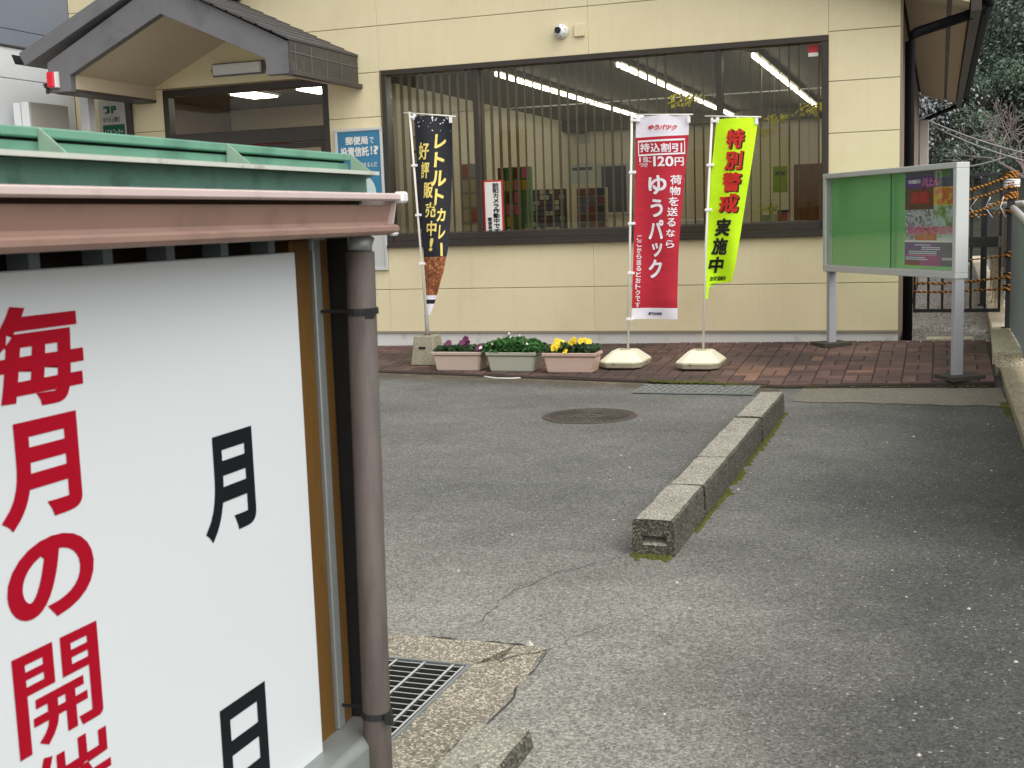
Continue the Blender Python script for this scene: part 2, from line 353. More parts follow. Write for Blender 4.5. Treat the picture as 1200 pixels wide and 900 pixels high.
# ------------------------------------------------------------------ ground
def pave_z(x, y): return .012 + .06 * (y - 9.69) + .011 * x
HX0, HX1, HY0, HY1 = -2.12, -1.412, 2.835, 3.5          # opening of the drain pit
def sheet_with_hole(xs, ys, z, hole):
    mb = MB(); idx = {}
    for i, x in enumerate(xs):
        for j, y in enumerate(ys): idx[i, j] = len(mb.v); mb.v.append((x, y, z))
    for i in range(len(xs) - 1):
        for j in range(len(ys) - 1):
            if hole and abs(xs[i] - hole[0]) < 1e-6 and abs(ys[j] - hole[2]) < 1e-6: continue
            mb.f.append([idx[i, j], idx[i + 1, j], idx[i + 1, j + 1], idx[i, j + 1]]); mb.mi.append(0)
    return mb
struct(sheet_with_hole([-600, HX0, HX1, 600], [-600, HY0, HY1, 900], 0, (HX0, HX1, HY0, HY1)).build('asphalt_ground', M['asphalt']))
# exposed aggregate pad round the pit, its outer edges broken and uneven
pad = MB(); rr = random.Random(3)
def ring(z):
    pts = []
    for k in range(15): pts.append((-2.9 + k * (1.69 / 14), 3.70 + rr.uniform(-.012, .012)))
    for k in range(1, 17): pts.append((-1.212 + rr.uniform(-.014, .012), 3.69 - k * .09))
    return pts
outer = ring(0)
inner = [(HX0, HY1), (HX1, HY1), (HX1, HY0)]
def padstrip(a, b, n):
    for k in range(n):
        p0 = a[k]; p1 = a[k + 1]; q0 = b[k]; q1 = b[k + 1]
        pad.add([(*q0, .004), (*q1, .004), (*p1, .007), (*p0, .007)], [(0, 1, 2, 3)])
        pad.add([(*p0, .007), (*p1, .007), (p1[0], p1[1], -.01), (p0[0], p0[1], -.01)], [(0, 1, 2, 3)])
t15 = outer[:15]; padstrip(t15, [(min(max(p[0], -2.9), HX1 if k == 14 else p[0]), HY1) for k, p in enumerate(t15)], 14)
pad.add([(HX1, HY1, .004), (t15[14][0], t15[14][1], .007), (outer[15][0], outer[15][1], .007)], [(0, 1, 2)])
rt = outer[15:]; padstrip(rt, [(HX1, p[1]) for p in rt], 15)
pad.add([(-2.9, HY0 - .6, .004), (HX0, HY0 - .6, .004), (HX0, HY1, .004), (-2.9, HY1, .004)], [(0, 1, 2, 3)])
pad.add([(HX0, HY0 - .6, .004), (HX1, HY0 - .6, .004), (HX1, HY0, .004), (HX0, HY0, .004)], [(0, 1, 2, 3)])
struct(pad.build('concrete_pad', M['pad']))
cr = MB()
def crack(pts, w, z=.0045):
    r2 = random.Random(len(pts)); path = []
    for k in range(len(pts) - 1):
        for j in range(6):
            t = j / 6; path.append((pts[k][0] + (pts[k + 1][0] - pts[k][0]) * t + r2.uniform(-.012, .012), pts[k][1] + (pts[k + 1][1] - pts[k][1]) * t + r2.uniform(-.012, .012)))
    path.append(pts[-1])
    for k in range(len(path) - 1):
        a = Vector((*path[k], z)); b = Vector((*path[k + 1], z)); d = (b - a).normalized(); n = Vector((-d.y, d.x, 0)) * w * r2.uniform(.5, 1.2)
        cr.add([a - n, b - n, b + n, a + n], [(0, 1, 2, 3)])
crack([(-1.225, 4.86), (-1.431, 4.582), (-1.526, 4.323), (-1.553, 4.153), (-1.529, 3.907)], .0018)
crack([(-1.412, 3.505), (-1.33, 3.56), (-1.214, 3.672)], .0028, .0115)
crack([(-1.75, 3.712), (-1.45, 3.712), (-1.30, 3.714), (-1.216, 3.69)], .006); crack([(-1.203, 3.66), (-1.2, 3.2), (-1.203, 2.9)], .003)
crack([(-1.214, 3.672), (-1.117, 3.96), (-.97, 4.119)], .0011)
struct(cr.build('asphalt_crack', mat('crack_shadow_dirt', lin(58, 57, 52), .95)))
rq = random.Random(77); st_ = MB()
for _ in range(24):
    x, y = (rq.uniform(-2.2, .35), rq.uniform(2.9, 9.0)); q = rq.uniform(.004, .010)
    st_.add([(x + q * math.cos(t * 1.2566) * rq.uniform(.7, 1.3), y + q * math.sin(t * 1.2566) * rq.uniform(.7, 1.3), .0005) for t in range(5)] + [(x, y, q * .8)], [(t, (t + 1) % 5, 5) for t in range(5)])
st_.add([(-1.285 + .016 * math.cos(t), 3.715 + .012 * math.sin(t), .006) for t in (0, 1.2, 2.4, 3.6, 4.9)] + [(-1.285, 3.715, .024)], [(t, (t + 1) % 5, 5) for t in range(5)])
stuff(st_.build('loose_stones', mat('pale_stone_chip', lin(190, 186, 174), .9, .2, 60)))
# concrete gutter strip to the right of the kerb, dirt along the pavement edge to its left
def strip(name, top, bot, z, m):
    mb = MB(); n = len(top)
    mb.add([(p[0], p[1], z) for p in top] + [(p[0], p[1], z) for p in bot], [(k, k + 1, n + k + 1, n + k) for k in range(n - 1)])
    return struct(mb.build(name, m))
r3 = random.Random(5)
def wob(a, b, n, j): return [(a[0] + (b[0] - a[0]) * k / n + 0, a[1] + (b[1] - a[1]) * k / n + r3.uniform(-j, j)) for k in range(n + 1)]
strip('concrete_gutter_strip', wob((-1.03, 10.0), (.46, 10.12), 14, 0), wob((-1.03, 9.25), (.48, 9.18), 14, .03), .004, M['strip'])
def dirt():
    m = NT('washed_in_dirt'); c = m.mix(m.noise(60, 5, .8), lin(66, 60, 50), lin(120, 108, 86)); c = m.mix(m.g(.5, .75, m.noise(2.5, 6, .7)), c, lin(146, 134, 106)); c = m.mix(m.g(.55, .7, m.noise(300, 3)), c, lin(140, 134, 120)); m.color(c); m.set('Roughness', .95)
    x = m.sep(); a = m.math('ADD', m.math('MULTIPLY', m.math('ADD', x[1], m.math('MULTIPLY', x[0], .184)), 1.6), m.math('MULTIPLY', m.noise(4, 7, .75), 1.3))
    m.l.new(m.g(.0, 1.0, m.math('SUBTRACT', a, 15.35)), m.b.inputs['Alpha']); return m.m
strip('dirt_strip', [(-7.5, 11.06), (-1.2, 9.92)], [(-7.5, 10.2), (-1.2, 9.05)], .003, dirt())

# ------------------------------------------------------------------ brick pavement
EDGE = [(-9.0, 11.34), (-5.18, 10.64), (-1.19, 9.93), (.0, 10.08), (.42, 10.13)]
def edge_y(x):
    for (a, b), (c, d) in zip(EDGE, EDGE[1:]):
        if x <= c: return b + (d - b) * (x - a) / (c - a)
    return EDGE[-1][1]
bed = MB(); top = [(x, y) for x, y in EDGE] + [(.50, 12.1), (-9.0, 12.75)]
bed.prism(top, lambda x, y: (x, y, -.05), lambda x, y: (x, y, pave_z(x, y) + .004))
pave = struct(bed.build('brick_pavement', M['mortar']))
cell = .232; gap = .005
cells = []
for i in range(-38, 3):
    for j in range(0, 13):
        x0 = .42 - (1 - i) * cell; y0 = 9.90 + j * cell
        if (i + j) % 2: bs = [(x0, x0 + cell / 2, y0, y0 + cell), (x0 + cell / 2, x0 + cell, y0, y0 + cell)]
        else: bs = [(x0, x0 + cell, y0, y0 + cell / 2), (x0, x0 + cell, y0 + cell / 2, y0 + cell)]
        cells += bs
bricks = []
pale_quad = [(-1.6455, 10.5937), (-1.1722, 10.5505), (-1.2329, 10.8325), (-1.6681, 10.8395)]
def in_pale(x, y): return -1.72 < x < -1.10 and 10.42 < y < 10.72
rb = random.Random(11)
for (x0, x1, y0, y1) in cells:
    poly = [(x0 + gap, y0 + gap), (x1 - gap, y0 + gap), (x1 - gap, y1 - gap), (x0 + gap, y1 - gap)]
    xm = (x0 + x1) / 2
    e0, e1 = edge_y(x0), edge_y(x1); s = (e1 - e0) / (x1 - x0)
    poly = clip(poly, s, -1, -(e0 + .03) + s * x0)
    poly = clip(poly, 1, 0, .415 + .0)
    poly = clip(poly, 0.04, 1, 12.11)
    if len(poly) < 3: continue
    ar = abs(sum(poly[k][0] * poly[(k + 1) % len(poly)][1] - poly[(k + 1) % len(poly)][0] * poly[k][1] for k in range(len(poly)))) / 2
    if ar < .002: continue
    bricks.append((poly, sum(p[0] for p in poly) / len(poly), sum(p[1] for p in poly) / len(poly)))
def brick_geo(mb, poly, dz):
    n = len(poly); cx = sum(p[0] for p in poly) / n; cy = sum(p[1] for p in poly) / n
    ins = [(cx + (p[0] - cx) * .93, cy + (p[1] - cy) * .93) for p in poly]
    a = [(p[0], p[1], pave_z(*p) - .002) for p in poly]; b = [(p[0], p[1], pave_z(*p) + .011 + dz) for p in poly]; c = [(p[0], p[1], pave_z(*p) + .015 + dz) for p in ins]
    fs = [tuple(range(2 * n, 3 * n))]
    for k in range(n):
        k2 = (k + 1) % n; fs += [(k, k2, n + k2, n + k), (n + k, n + k2, 2 * n + k2, 2 * n + k)]
    mb.add(a + b + c, fs)
bricks.sort(key=lambda t: (t[2] - .0 * t[1]) + (3 if t[1] < -5.3 else 0))
rest = MB()
for k, (poly, cx, cy) in enumerate(bricks):
    pale = in_pale(cx, cy) or rb.random() < .035
    dz = rb.uniform(-.002, .003)
    if k < 298:
        mb = MB(); brick_geo(mb, [(p[0] - cx, p[1] - cy) for p in poly], 0)
        mb.v = [(v[0], v[1], v[2] - pave_z(v[0], v[1]) + .06 * v[1] + .011 * v[0]) for v in mb.v]
        o = mb.build('brick', M['brick_pale'] if pale else M['brick'], pave); o.location = (cx, cy, pave_z(cx, cy) + dz)
    else:
        rest.cur = 1 if pale else 0; brick_geo(rest, poly, dz)
def brick_far():
    m = NT('red_paving_brick_far'); k = m.ramp(m.noise(9, 2), [(.3, lin(78, 58, 53)), (.5, lin(100, 76, 69)), (.7, lin(118, 91, 81))]); k = m.mix(m.g(.45, .66, m.noise(1.1, 6)), k, lin(68, 54, 49)); m.color(k); m.set('Roughness', .88); return m.m
stuff(rest.build('brick', [brick_far(), M['brick_pale']], pave))

# moss, a scatter of little tufts
def tufts(name, spots, m, size):
    mb = MB(); r = random.Random(len(spots))
    for (x, y, z) in spots:
        s = size * r.uniform(.5, 1.3); a0 = r.uniform(0, 6)
        ringp = [(x + s * math.cos(a0 + t * 1.2566) * r.uniform(.7, 1.2), y + s * math.sin(a0 + t * 1.2566) * r.uniform(.7, 1.2), z) for t in range(5)]
        mb.add(ringp + [(x + r.uniform(-.3, .3) * s, y + r.uniform(-.3, .3) * s, z + s * r.uniform(.5, .9))], [(t, (t + 1) % 5, 5) for t in range(5)])
    return stuff(mb.build(name, m))
rm = random.Random(21); spots = []
for _ in range(750):                                   # along the right foot of the kerb
    t = rm.random(); y = 5.3 + 3.4 * t; w = .05 * (.35 + .65 * abs(math.sin(y * 2.1 + 1))) * (1 if y > 6 else .6)
    if noise.noise((0, y * 2.3, 1)) > -.25: spots.append((-1.028 + abs(rm.gauss(0, w * .32)), y, 0))
for _ in range(160): spots.append((rm.uniform(-1.21, -1.05), 4.885 - abs(rm.gauss(0, .022)), 0))
for _ in range(420): x = rm.uniform(.40, .475); y = rm.uniform(8.5, 9.85); spots.append((x, y, 0)) if noise.noise((x * 9, y * 3, 2)) > -.1 and x > .485 - .07 * math.sin((y - 8.5) / 1.35 * 3.14) else None
for _ in range(420): x = rm.uniform(-2.35, -1.55); spots.append((x, edge_y(x) + rm.gauss(.03, .035), .022))
for _ in range(260): x = rm.uniform(-2.1, -1.7); y = edge_y(x) + rm.uniform(.0, .4); spots.append((x, y, pave_z(x, y) + .008)) if noise.noise((x * 5, y * 5, 3)) > .05 else None
for _ in range(500): x = rm.uniform(-2.3, .42); spots.append((x, edge_y(x) + rm.gauss(.012, .012), .012)) if noise.noise((x * 3, 7, 3)) > -.05 else None
for _ in range(60): spots.append((rm.uniform(-2.1, -1.45), 3.485 + rm.uniform(-.02, .0), -.035))
tufts('moss', spots, M['moss'], .014)

# ------------------------------------------------------------------ kerbs
def kerb(name, ys, x0, x1, h, label, notch=None):
    e = empty(name, label, 'kerb', ((x0 + x1) / 2, ys[0], 0)); r = random.Random(int(ys[0] * 10))
    for a, b in zip(ys, ys[1:]):
        w = (x1 - x0) / 2; nx, ny = 5, 8; L = b - a - .005; mb = MB(); dz = r.uniform(-.006, .006); dx = r.uniform(-.006, .006); first = a == ys[0]
        hh = h + dz; c = .011
        prof = [(-w, 0), (-w + .004, hh - c), (-w + .004 + c, hh), (-.03, hh + .002), (.03, hh + .002), (w - .004 - c, hh), (w - .004, hh - c), (w, 0)]
        n = len(prof); vs = []
        for j in range(ny + 1):
            y = a - ys[0] + .004 + L * j / ny
            for (px, pz) in prof:
                jit = 0 if pz == 0 else .0028
                vs.append((px + dx + r.uniform(-jit, jit), y + (r.uniform(-jit, jit) if 0 < j < ny else r.uniform(-.004, .004)), pz + r.uniform(-jit, jit) * .7))
        fs = [(j * n + k, j * n + k + 1, (j + 1) * n + k + 1, (j + 1) * n + k) for j in range(ny) for k in range(n - 1)] + [tuple(range(ny * n, ny * n + n))]
        mb.add(vs, fs)
        if first and notch:                                # lifting slot in the near end
            z0, z1 = notch; q = [(-w, 0), (w, 0), (w - .006, hh - c), (-w + .006, hh - c)]
            o = .052; y0 = .004
            mb.add([(-w + dx, y0, 0), (w + dx, y0, 0), (w + dx, y0, z0), (-w + dx, y0, z0)], [(0, 1, 2, 3)])
            mb.add([(-w + dx, y0, z0), (-o, y0, z0), (-o, y0, z1), (-w + dx, y0, z1)], [(0, 1, 2, 3)])
            mb.add([(o, y0, z0), (w + dx, y0, z0), (w + dx, y0, z1), (o, y0, z1)], [(0, 1, 2, 3)])
            mb.add([(-w + dx, y0, z1), (w + dx, y0, z1), (w - .004 + dx, y0, hh - c), (w - .004 - c + dx, y0, hh), (-w + .004 + c + dx, y0, hh), (-w + .004 + dx, y0, hh - c)], [(0, 1, 2, 3, 4, 5)])
            mb.add([(-o, y0, z0), (o, y0, z0), (o, y0, z1), (-o, y0, z1), (-o, y0 + .07, z0 + .02), (o, y0 + .07, z0 + .02), (o, y0 + .07, z1), (-o, y0 + .07, z1)], [(0, 1, 5, 4), (1, 2, 6, 5), (2, 3, 7, 6), (3, 0, 4, 7), (4, 5, 6, 7)])
        else: mb.add(vs[:n], [tuple(range(n))])
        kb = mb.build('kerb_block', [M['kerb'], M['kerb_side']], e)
        for p in kb.data.polygons: p.material_index = 1 if p.normal.x > .5 or p.normal.y < -.5 or p.normal.x < -.5 else 0  # upright faces take the darker concrete, tops the paler one
    return e
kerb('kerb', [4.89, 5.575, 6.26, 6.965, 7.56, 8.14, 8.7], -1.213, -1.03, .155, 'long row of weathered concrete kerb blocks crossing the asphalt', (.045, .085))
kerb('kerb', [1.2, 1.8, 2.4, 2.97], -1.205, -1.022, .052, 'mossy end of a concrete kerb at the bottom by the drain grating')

# ------------------------------------------------------------------ drain grating in its pit
pit = MB(); pit.add([(HX0, HY0, -.35), (HX1, HY0, -.35), (HX1, HY1, -.35), (HX0, HY1, -.35), (HX0, HY0, .002), (HX1, HY0, .002), (HX1, HY1, .002), (HX0, HY1, .002)], [(0, 1, 2, 3), (0, 1, 5, 4), (1, 2, 6, 5), (2, 3, 7, 6), (3, 0, 4, 7)])
struct(pit.build('drain_pit', M['dark']))
M['bar_side'] = mat('dark_bar_side', lin(52, 54, 48), .9, .25, 30)  # bar sides darker than the bar tops
gr = empty('drain_grating', 'galvanised steel drain grating set in rough concrete beside the brown downpipe', 'drain grating', ((HX0 + HX1) / 2, HY0, 0))
ox_, oy_ = (HX0 + HX1) / 2, HY0
fr = MB(); w = HX1 - HX0; d = HY1 - HY0
for a in ((-w / 2 + .001, -w / 2 + .012, .001, d - .001), (w / 2 - .012, w / 2 - .001, .001, d - .001), (-w / 2 + .012, w / 2 - .012, .001, .012), (-w / 2 + .012, w / 2 - .012, d - .012, d - .001)): fr.box(*a, -.03, .007)
fr.build('grating_frame', M['steel'], gr)
for k in range(16):
    y = .03 + k * (d - .06) / 15; MB().box(-w / 2 + .014, w / 2 - .02, y - .0026, y + .0026, -.024, .0045).build('grating_bar', [M['alu'], M['bar_side']], gr)
for k in range(7):
    x = w / 2 - .055 - k * .1
    if x > -w / 2 + .02: MB().box(x - .0045, x + .0045, .013, d - .02, -.004, .0075).build('cross_bar', [M['alu'], M['bar_side']], gr)
MB().box(w / 2 - .024, w / 2 - .017, .013, d - .02, -.03, .0055).build('cross_bar', [M['alu'], M['bar_side']], gr)

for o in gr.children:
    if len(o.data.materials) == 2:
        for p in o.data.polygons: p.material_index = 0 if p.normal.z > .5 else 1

# perforated drain cover by the pavement
dc = empty('drain_cover', 'perforated steel drain cover strip along the brick pavement edge', 'drain cover', (-1.86, 9.74, .003))
MB().box(-.475, .485, -.21, .21, 0, .004).build('base_plate', M['dark'], dc)
nx = 15
for k in range(nx + 1):
    x = -.475 + k * .96 / nx; mb = MB(); mb.hexa([(x - .010, -.21, .004), (x + .010, -.21, .004), (x + .070, .21, .004), (x + .050, .21, .004)], [(x - .010, -.21, .014), (x + .010, -.21, .014), (x + .070, .21, .014), (x + .050, .21, .014)])
    if k < nx: mb.build('cover_bar', M['steel'], dc)
for k in range(5): y = -.21 + k * .105; MB().box(-.485, .49, y - .012, y + .012, .0045, .0165).build('cross_bar', M['steel'], dc)

# manhole cover
mh = empty('manhole_cover', 'round rusty iron manhole cover with radial ribs sunk in the asphalt', 'manhole cover', (-2.385, 8.39, 0))
iron = mat('rusty_cast_iron', lin(84, 79, 72), .65, .2, 20, .3, 60, metal=.2)
def ringm(mb, r0, r1, z0, z1, n=40):
    vs = []; 
    for k in range(n):
        a = 2 * math.pi * k / n; c, s = math.cos(a), math.sin(a); vs += [(r0 * c, r0 * s, z0), (r1 * c, r1 * s, z0), (r1 * c, r1 * s, z1), (r0 * c, r0 * s, z1)]
    fs = []
    for k in range(n):
        p, q = 4 * k, 4 * ((k + 1) % n)
        for j in range(4): fs.append((p + j, p + (j + 1) % 4, q + (j + 1) % 4, q + j))
    mb.add(vs, fs)
mb = MB(); ringm(mb, .318, .345, -.01, .006); mb.build('rim', iron, mh)
mb = MB(); n = 48; mb.add([(.314 * math.cos(2 * math.pi * k / n), .314 * math.sin(2 * math.pi * k / n), .0045) for k in range(n)], [tuple(range(n))]); mb.build('lid', iron, mh)
mb = MB()
for k in range(36):
    a = 2 * math.pi * k / 36
    for (r0, r1) in ((.13, .2), (.215, .295)):
        c, s = math.cos(a), math.sin(a); t = .006; p = lambda r, q, z: (r * c - q * s, r * s + q * c, z)
        mb.hexa([p(r0, -t, .004), p(r1, -t, .004), p(r1, t, .004), p(r0, t, .004)], [p(r0, -t, .010), p(r1, -t, .010), p(r1, t, .010), p(r0, t, .010)])
ringm(mb, .1, .115, .004, .010); mb.box(-.06, .06, -.008, .008, .004, .010); mb.box(-.008, .008, -.06, .06, .004, .0095); mb.build('rib_pattern', iron, mh)

# ------------------------------------------------------------------ post office
FY = 12.1                                              # front wall face
X_L, X_R = -9.6224, -0.367
RZ0 = 3.3982; RS = .3; APX = -4.9947
def roof_z(x): return RZ0 + RS * (X_R - x) if x > APX else RZ0 + RS * (X_R - APX) - RS * (APX - x)
PO = empty('post_office', 'single storey cream sided post office with wide dark framed window', 'building', ((X_L + X_R) / 2, FY, .1))
def part(mb, name, m, bevel=0, smooth=False, parent=None):
    """a child of the post office built in world coordinates"""
    p = parent or PO; q = p; off = Vector((0, 0, 0))
    while q: off += q.location; q = q.parent
    mb.v = [(v[0] - off.x, v[1] - off.y, v[2] - off.z) for v in mb.v]
    return mb.build(name, m, p, bevel, smooth)
WX0, WX1, WZ0, WZ1 = -5.6481, -1.0204, 1.1917, 3.058
DX0, DX1, DZ1 = -8.414, -6.3015, 3.0312
BZ = 0.2653
YB0, YB1 = FY + .02, FY + .14
core = MB()
core.box(X_L, DX0, YB0, YB1, -.1, 4.6); core.box(DX0, DX1, YB0, YB1, DZ1, 4.6); core.box(DX1, WX0, YB0, YB1, -.1, 4.6)
core.box(WX0, WX1, YB0, YB1, -.1, WZ0); core.box(WX0, WX1, YB0, YB1, WZ1, 3.6)
core.box(WX1, X_R - .02, YB0, YB1, -.1, RZ0)
core.prism([(WX0, 3.6), (WX1, 3.6), (WX1, roof_z(WX1) - .03), (APX, roof_z(APX) - .05)], lambda x, z: (x, YB0, z), lambda x, z: (x, YB1, z))
part(core, 'wall', M['joint'])
rows_full = [BZ] + [0.7263, 1.1917, 1.6706, 2.1477, 2.6302, 3.0894, 3.528, 3.9889, 4.4544]
rows_left = [BZ] + [0.7263, 1.1917, 1.6438, 2.1092, 2.5836, 3.0491, 3.528, 3.9889, 4.4544]
def panel(x0, x1, z0, z1):
    g = .003; e = .001; poly = [(x0 + e, z0 + g), (x1 - e, z0 + g), (x1 - e, z1 - g), (x0 + e, z1 - g)]
    poly = clip(poly, RS, 1, RZ0 - .03 + RS * X_R); 
    if len(poly) < 3: return
    mb = MB(); mb.prism(poly, lambda x, z: (x, FY, z), lambda x, z: (x, FY + .019, z)); part(mb, 'wall_panel', M['wall'], .003)
C1, C2, C3 = -5.6794, -3.3566, -1.0142
for a, b in zip(rows_full, rows_full[1:]): panel(C3, X_R, a, b)
for a, b in zip(rows_left, rows_left[1:]):
    if b <= 3.0491 + .001: panel(DX1, C1, a, b)
for a, b in zip(rows_left[:3], rows_left[1:3]):
    panel(C1, C2, a, b); panel(C2, C3, a, b)
top = [WZ1 + .0, 3.528, 3.9889, 4.4544]
for a, b in zip(top, top[1:]): panel(C1, C2, a, b); panel(C2, C3, a, b)
for a, b in zip([3.0491, 3.528, 3.9889], [3.528, 3.9889, 4.4544]): panel(DX0, C1, a, b); panel(X_L, DX0, a, b)
for a, b in zip(rows_left[:6], rows_left[1:7]): panel(X_L, DX0, a, b)
part(MB().box(DX1, X_R, FY + .012, YB0 - .0005, -.1, BZ - .012).box(X_L, DX0, FY + .012, YB0 - .0005, -.1, BZ - .012), 'plinth', M['basew'])
part(MB().box(DX1, X_R + .002, FY - .012, FY + .010, BZ - .014, BZ + .002), 'drip_trim', mat('metal_drip_trim', lin(150, 142, 122), .5))
# side wall, soffit, roof, gutters
FYB = 23.0578
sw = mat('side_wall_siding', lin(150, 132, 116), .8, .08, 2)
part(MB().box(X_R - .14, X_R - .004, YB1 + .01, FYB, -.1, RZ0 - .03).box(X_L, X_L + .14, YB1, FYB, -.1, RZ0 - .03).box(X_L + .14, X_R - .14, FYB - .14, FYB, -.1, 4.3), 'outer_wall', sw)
part(MB().box(X_R - .002, X_R + .022, FY + .004, FY + .09, BZ, RZ0 - .04), 'corner_trim', mat('corner_trim', lin(142, 122, 108), .7))
OV = .60
zs0, zs1 = RZ0, RZ0 - RS * OV
YF = FY - .32
def slab(x0, x1, z0, z1, t, y0, y1): return MB().hexa([(x0, y0, z0), (x1, y0, z1), (x1, y1, z1), (x0, y1, z0)], [(x0, y0, z0 + t), (x1, y0, z1 + t), (x1, y1, z1 + t), (x0, y1, z0 + t)])
part(slab(APX, X_R + OV, roof_z(APX) + .05, zs1 + .05, .12, YF, FYB + .2), 'roof', M['shingle'])
part(slab(X_L - .6, APX, roof_z(X_L) - .18 + .05, roof_z(APX) + .05, .12, YF, FYB + .2), 'roof', M['shingle'])
sof = part(slab(X_R + .024, X_R + .40, RZ0 - .012, RZ0 - RS * .40 - .012, .05, YF + .02, FYB), 'soffit', M['soffit'])
part(slab(X_R + .445, X_R + OV - .01, RZ0 - RS * .445 - .012, zs1 - .012, .05, YF + .02, FYB), 'soffit', M['soffit'])
part(slab(X_R + .40, X_R + .445, RZ0 - RS * .40 + .01, RZ0 - RS * .445 + .01, .03, YF + .02, FYB), 'soffit_vent', M['eave'])
part(MB().box(X_R + OV, X_R + OV + .088, YF, FYB + .2, zs1 - .09, zs1 + .17), 'fascia_board', M['frame'])
gut = MB(); gx = X_R + OV + .022; prof = [(x + .07, z + .125) for x, z in ((0, .06), (0, -.06), (.035, -.085), (.085, -.085), (.115, -.05), (.118, .06), (.108, .06), (.104, -.045), (.08, -.073), (.04, -.073), (.012, -.052), (.012, .06))]
gut.prism(prof, lambda x, z: (gx + x, YF, zs1 + z), lambda x, z: (gx + x, FYB + .1, zs1 + z)); part(gut, 'gutter', M['pipe_black'])
def downpipe(y, zt, zb, xw, r=.036):
    mb = MB(); mb.tube([(gx + .15, y, zs1 + .10), (gx + .145, y, zs1 + .03), (gx + .10, y, zs1 - .02), (xw + .05, y, zt + .03), (xw + .012, y, zt), (xw, y, zt - .05), (xw, y, zb)], r, 10); part(mb, 'downpipe', M['pipe_black'], 0, True)
downpipe(FY + .2, 3.0133, .1, X_R + .08, .048)
downpipe(FYB - .15, 2.9238, .2, X_R + .06)
part(MB().box(X_R + .01, X_R + .16, FYB - .5, FYB - .3, .1, 2.9238), 'meter_cabinet', M['offwhite'], .01)
# window
def ring_frame(x0, x1, z0, z1, w, y0, y1):
    return MB().box(x0, x1, y0, y1, z1 - w, z1).box(x0, x1, y0, y1, z0, z0 + w).box(x0, x0 + w, y0 + .001, y1 - .001, z0 + w, z1 - w).box(x1 - w, x1, y0 + .001, y1 - .001, z0 + w, z1 - w)
win = part(ring_frame(WX0, WX1, WZ0, WZ1, .055, FY - .03, FY + .12), 'window', M['frame'], .004)
MX = [WX0 + .055, -4.5874, -2.0498, WX1 - .055]
for mx in MX[1:3]: part(MB().box(mx - .03, mx + .03, FY - .005, FY + .10, WZ0 + .055, WZ1 - .055), 'mullion', M['frame'], .003, parent=win)
part(MB().box(WX0 + .055, WX1 - .055, FY - .012, FY + .09, WZ0 + .055, WZ0 + .13), 'bottom_rail', M['frame'], .004, parent=win)
part(MB().box(WX0 + .056, WX1 - .056, FY + .0, FY + .012, WZ0 + .132, WZ0 + .14), 'rail_strip', M['eave'], 0, parent=win)
part(MB().box(WX0 - .01, WX1 + .01, FY - .055, FY - .031, WZ0 - .012, WZ0 + .016), 'sill', M['frame'], .003, parent=win)
for a, b in zip(MX, MX[1:]): part(MB().box(a + .028, b - .028, FY + .05, FY + .056, WZ0 + .12, WZ1 - .05), 'pane', M['glass'], 0, parent=win)
# entrance
ent = part(ring_frame(DX0, DX1, -.05, DZ1, .075, FY + .0, FY + .12), 'entrance', M['frame'], .004)
tz = 2.512
part(MB().box(DX0 + .076, DX1 - .076, FY + .01, FY + .11, tz - .14, tz + .02), 'transom', M['frame'], .004, parent=ent)
part(MB().box(DX0 + .074, DX1 - .074, FY + .05, FY + .056, tz + .02, DZ1 - .07), 'pane', M['glass'], 0, parent=ent)
for a, b in ((DX0 + .09, DX0 + 1.04), (DX0 + 1.06, DX1 - .09)):
    dd = part(ring_frame(a, b, .12, tz - .145, .06, FY + .06, FY + .10), 'door', M['frame'], .003, parent=ent)
    part(MB().box(a + .05, b - .05, FY + .075, FY + .081, .17, tz - .2), 'pane', M['glass'], 0, parent=ent)
# interior
RY = 20.8559; CZ = 3.1028; LX = -6.1762
part(MB().box(X_L + .15, X_R - .15, YB1 + .02, FYB - .16, .05, .12), 'interior_floor', M['floor_in'])
part(MB().box(X_L + .15, X_R - .15, YB1 + .01, FYB - .16, CZ, CZ + .06), 'ceiling', M['ceil'])
part(MB().box(LX, X_R - .16, RY, RY + .1, .12, CZ).box(X_R - .24, X_R - .16, YB1 + .02, RY, .12, CZ).box(X_L + .15, LX - .1, 15.2167, 15.2167 + .08, .12, CZ).box(LX - .1, LX, 13.6056, RY, .12, CZ), 'interior_wall', M['room'])
part(MB().box(-7.0713, -6.4447, 14.5007, 15.1272, 2.0, 2.45), 'air_conditioner', M['white'], .02)
part(MB().box(LX + .02, X_R - .3, 15.2167, 15.2167 + .02, 2.8701, 2.8835), 'ceiling_rail', M['white'])
part(MB().box(LX + .01, X_R - .26, 20.4083, 20.4083 + .3, CZ - .18, CZ - .001), 'ceiling_beam', M['ceil'])
dr = part(MB().box(-2.2986, -1.7236, RY - .05, RY - .002, .12, 2.1974), 'interior_door', M['brown_door'], .008)
dr = part(MB().box(-6.6832, -6.3832, RY - .05, RY - .002, .12, 2.3197), 'interior_door', M['brown_door'], .008)
iw = part(ring_frame(-5.6489, -5.1007, 1.4726, 2.3668, .05, RY - .04, RY - .002), 'interior_window', M['alu'])
part(MB().box(-5.6335, -5.1158, RY - .02, RY - .003, 1.5021, 2.3522), 'pane', M['c_slate'], 0, parent=iw)
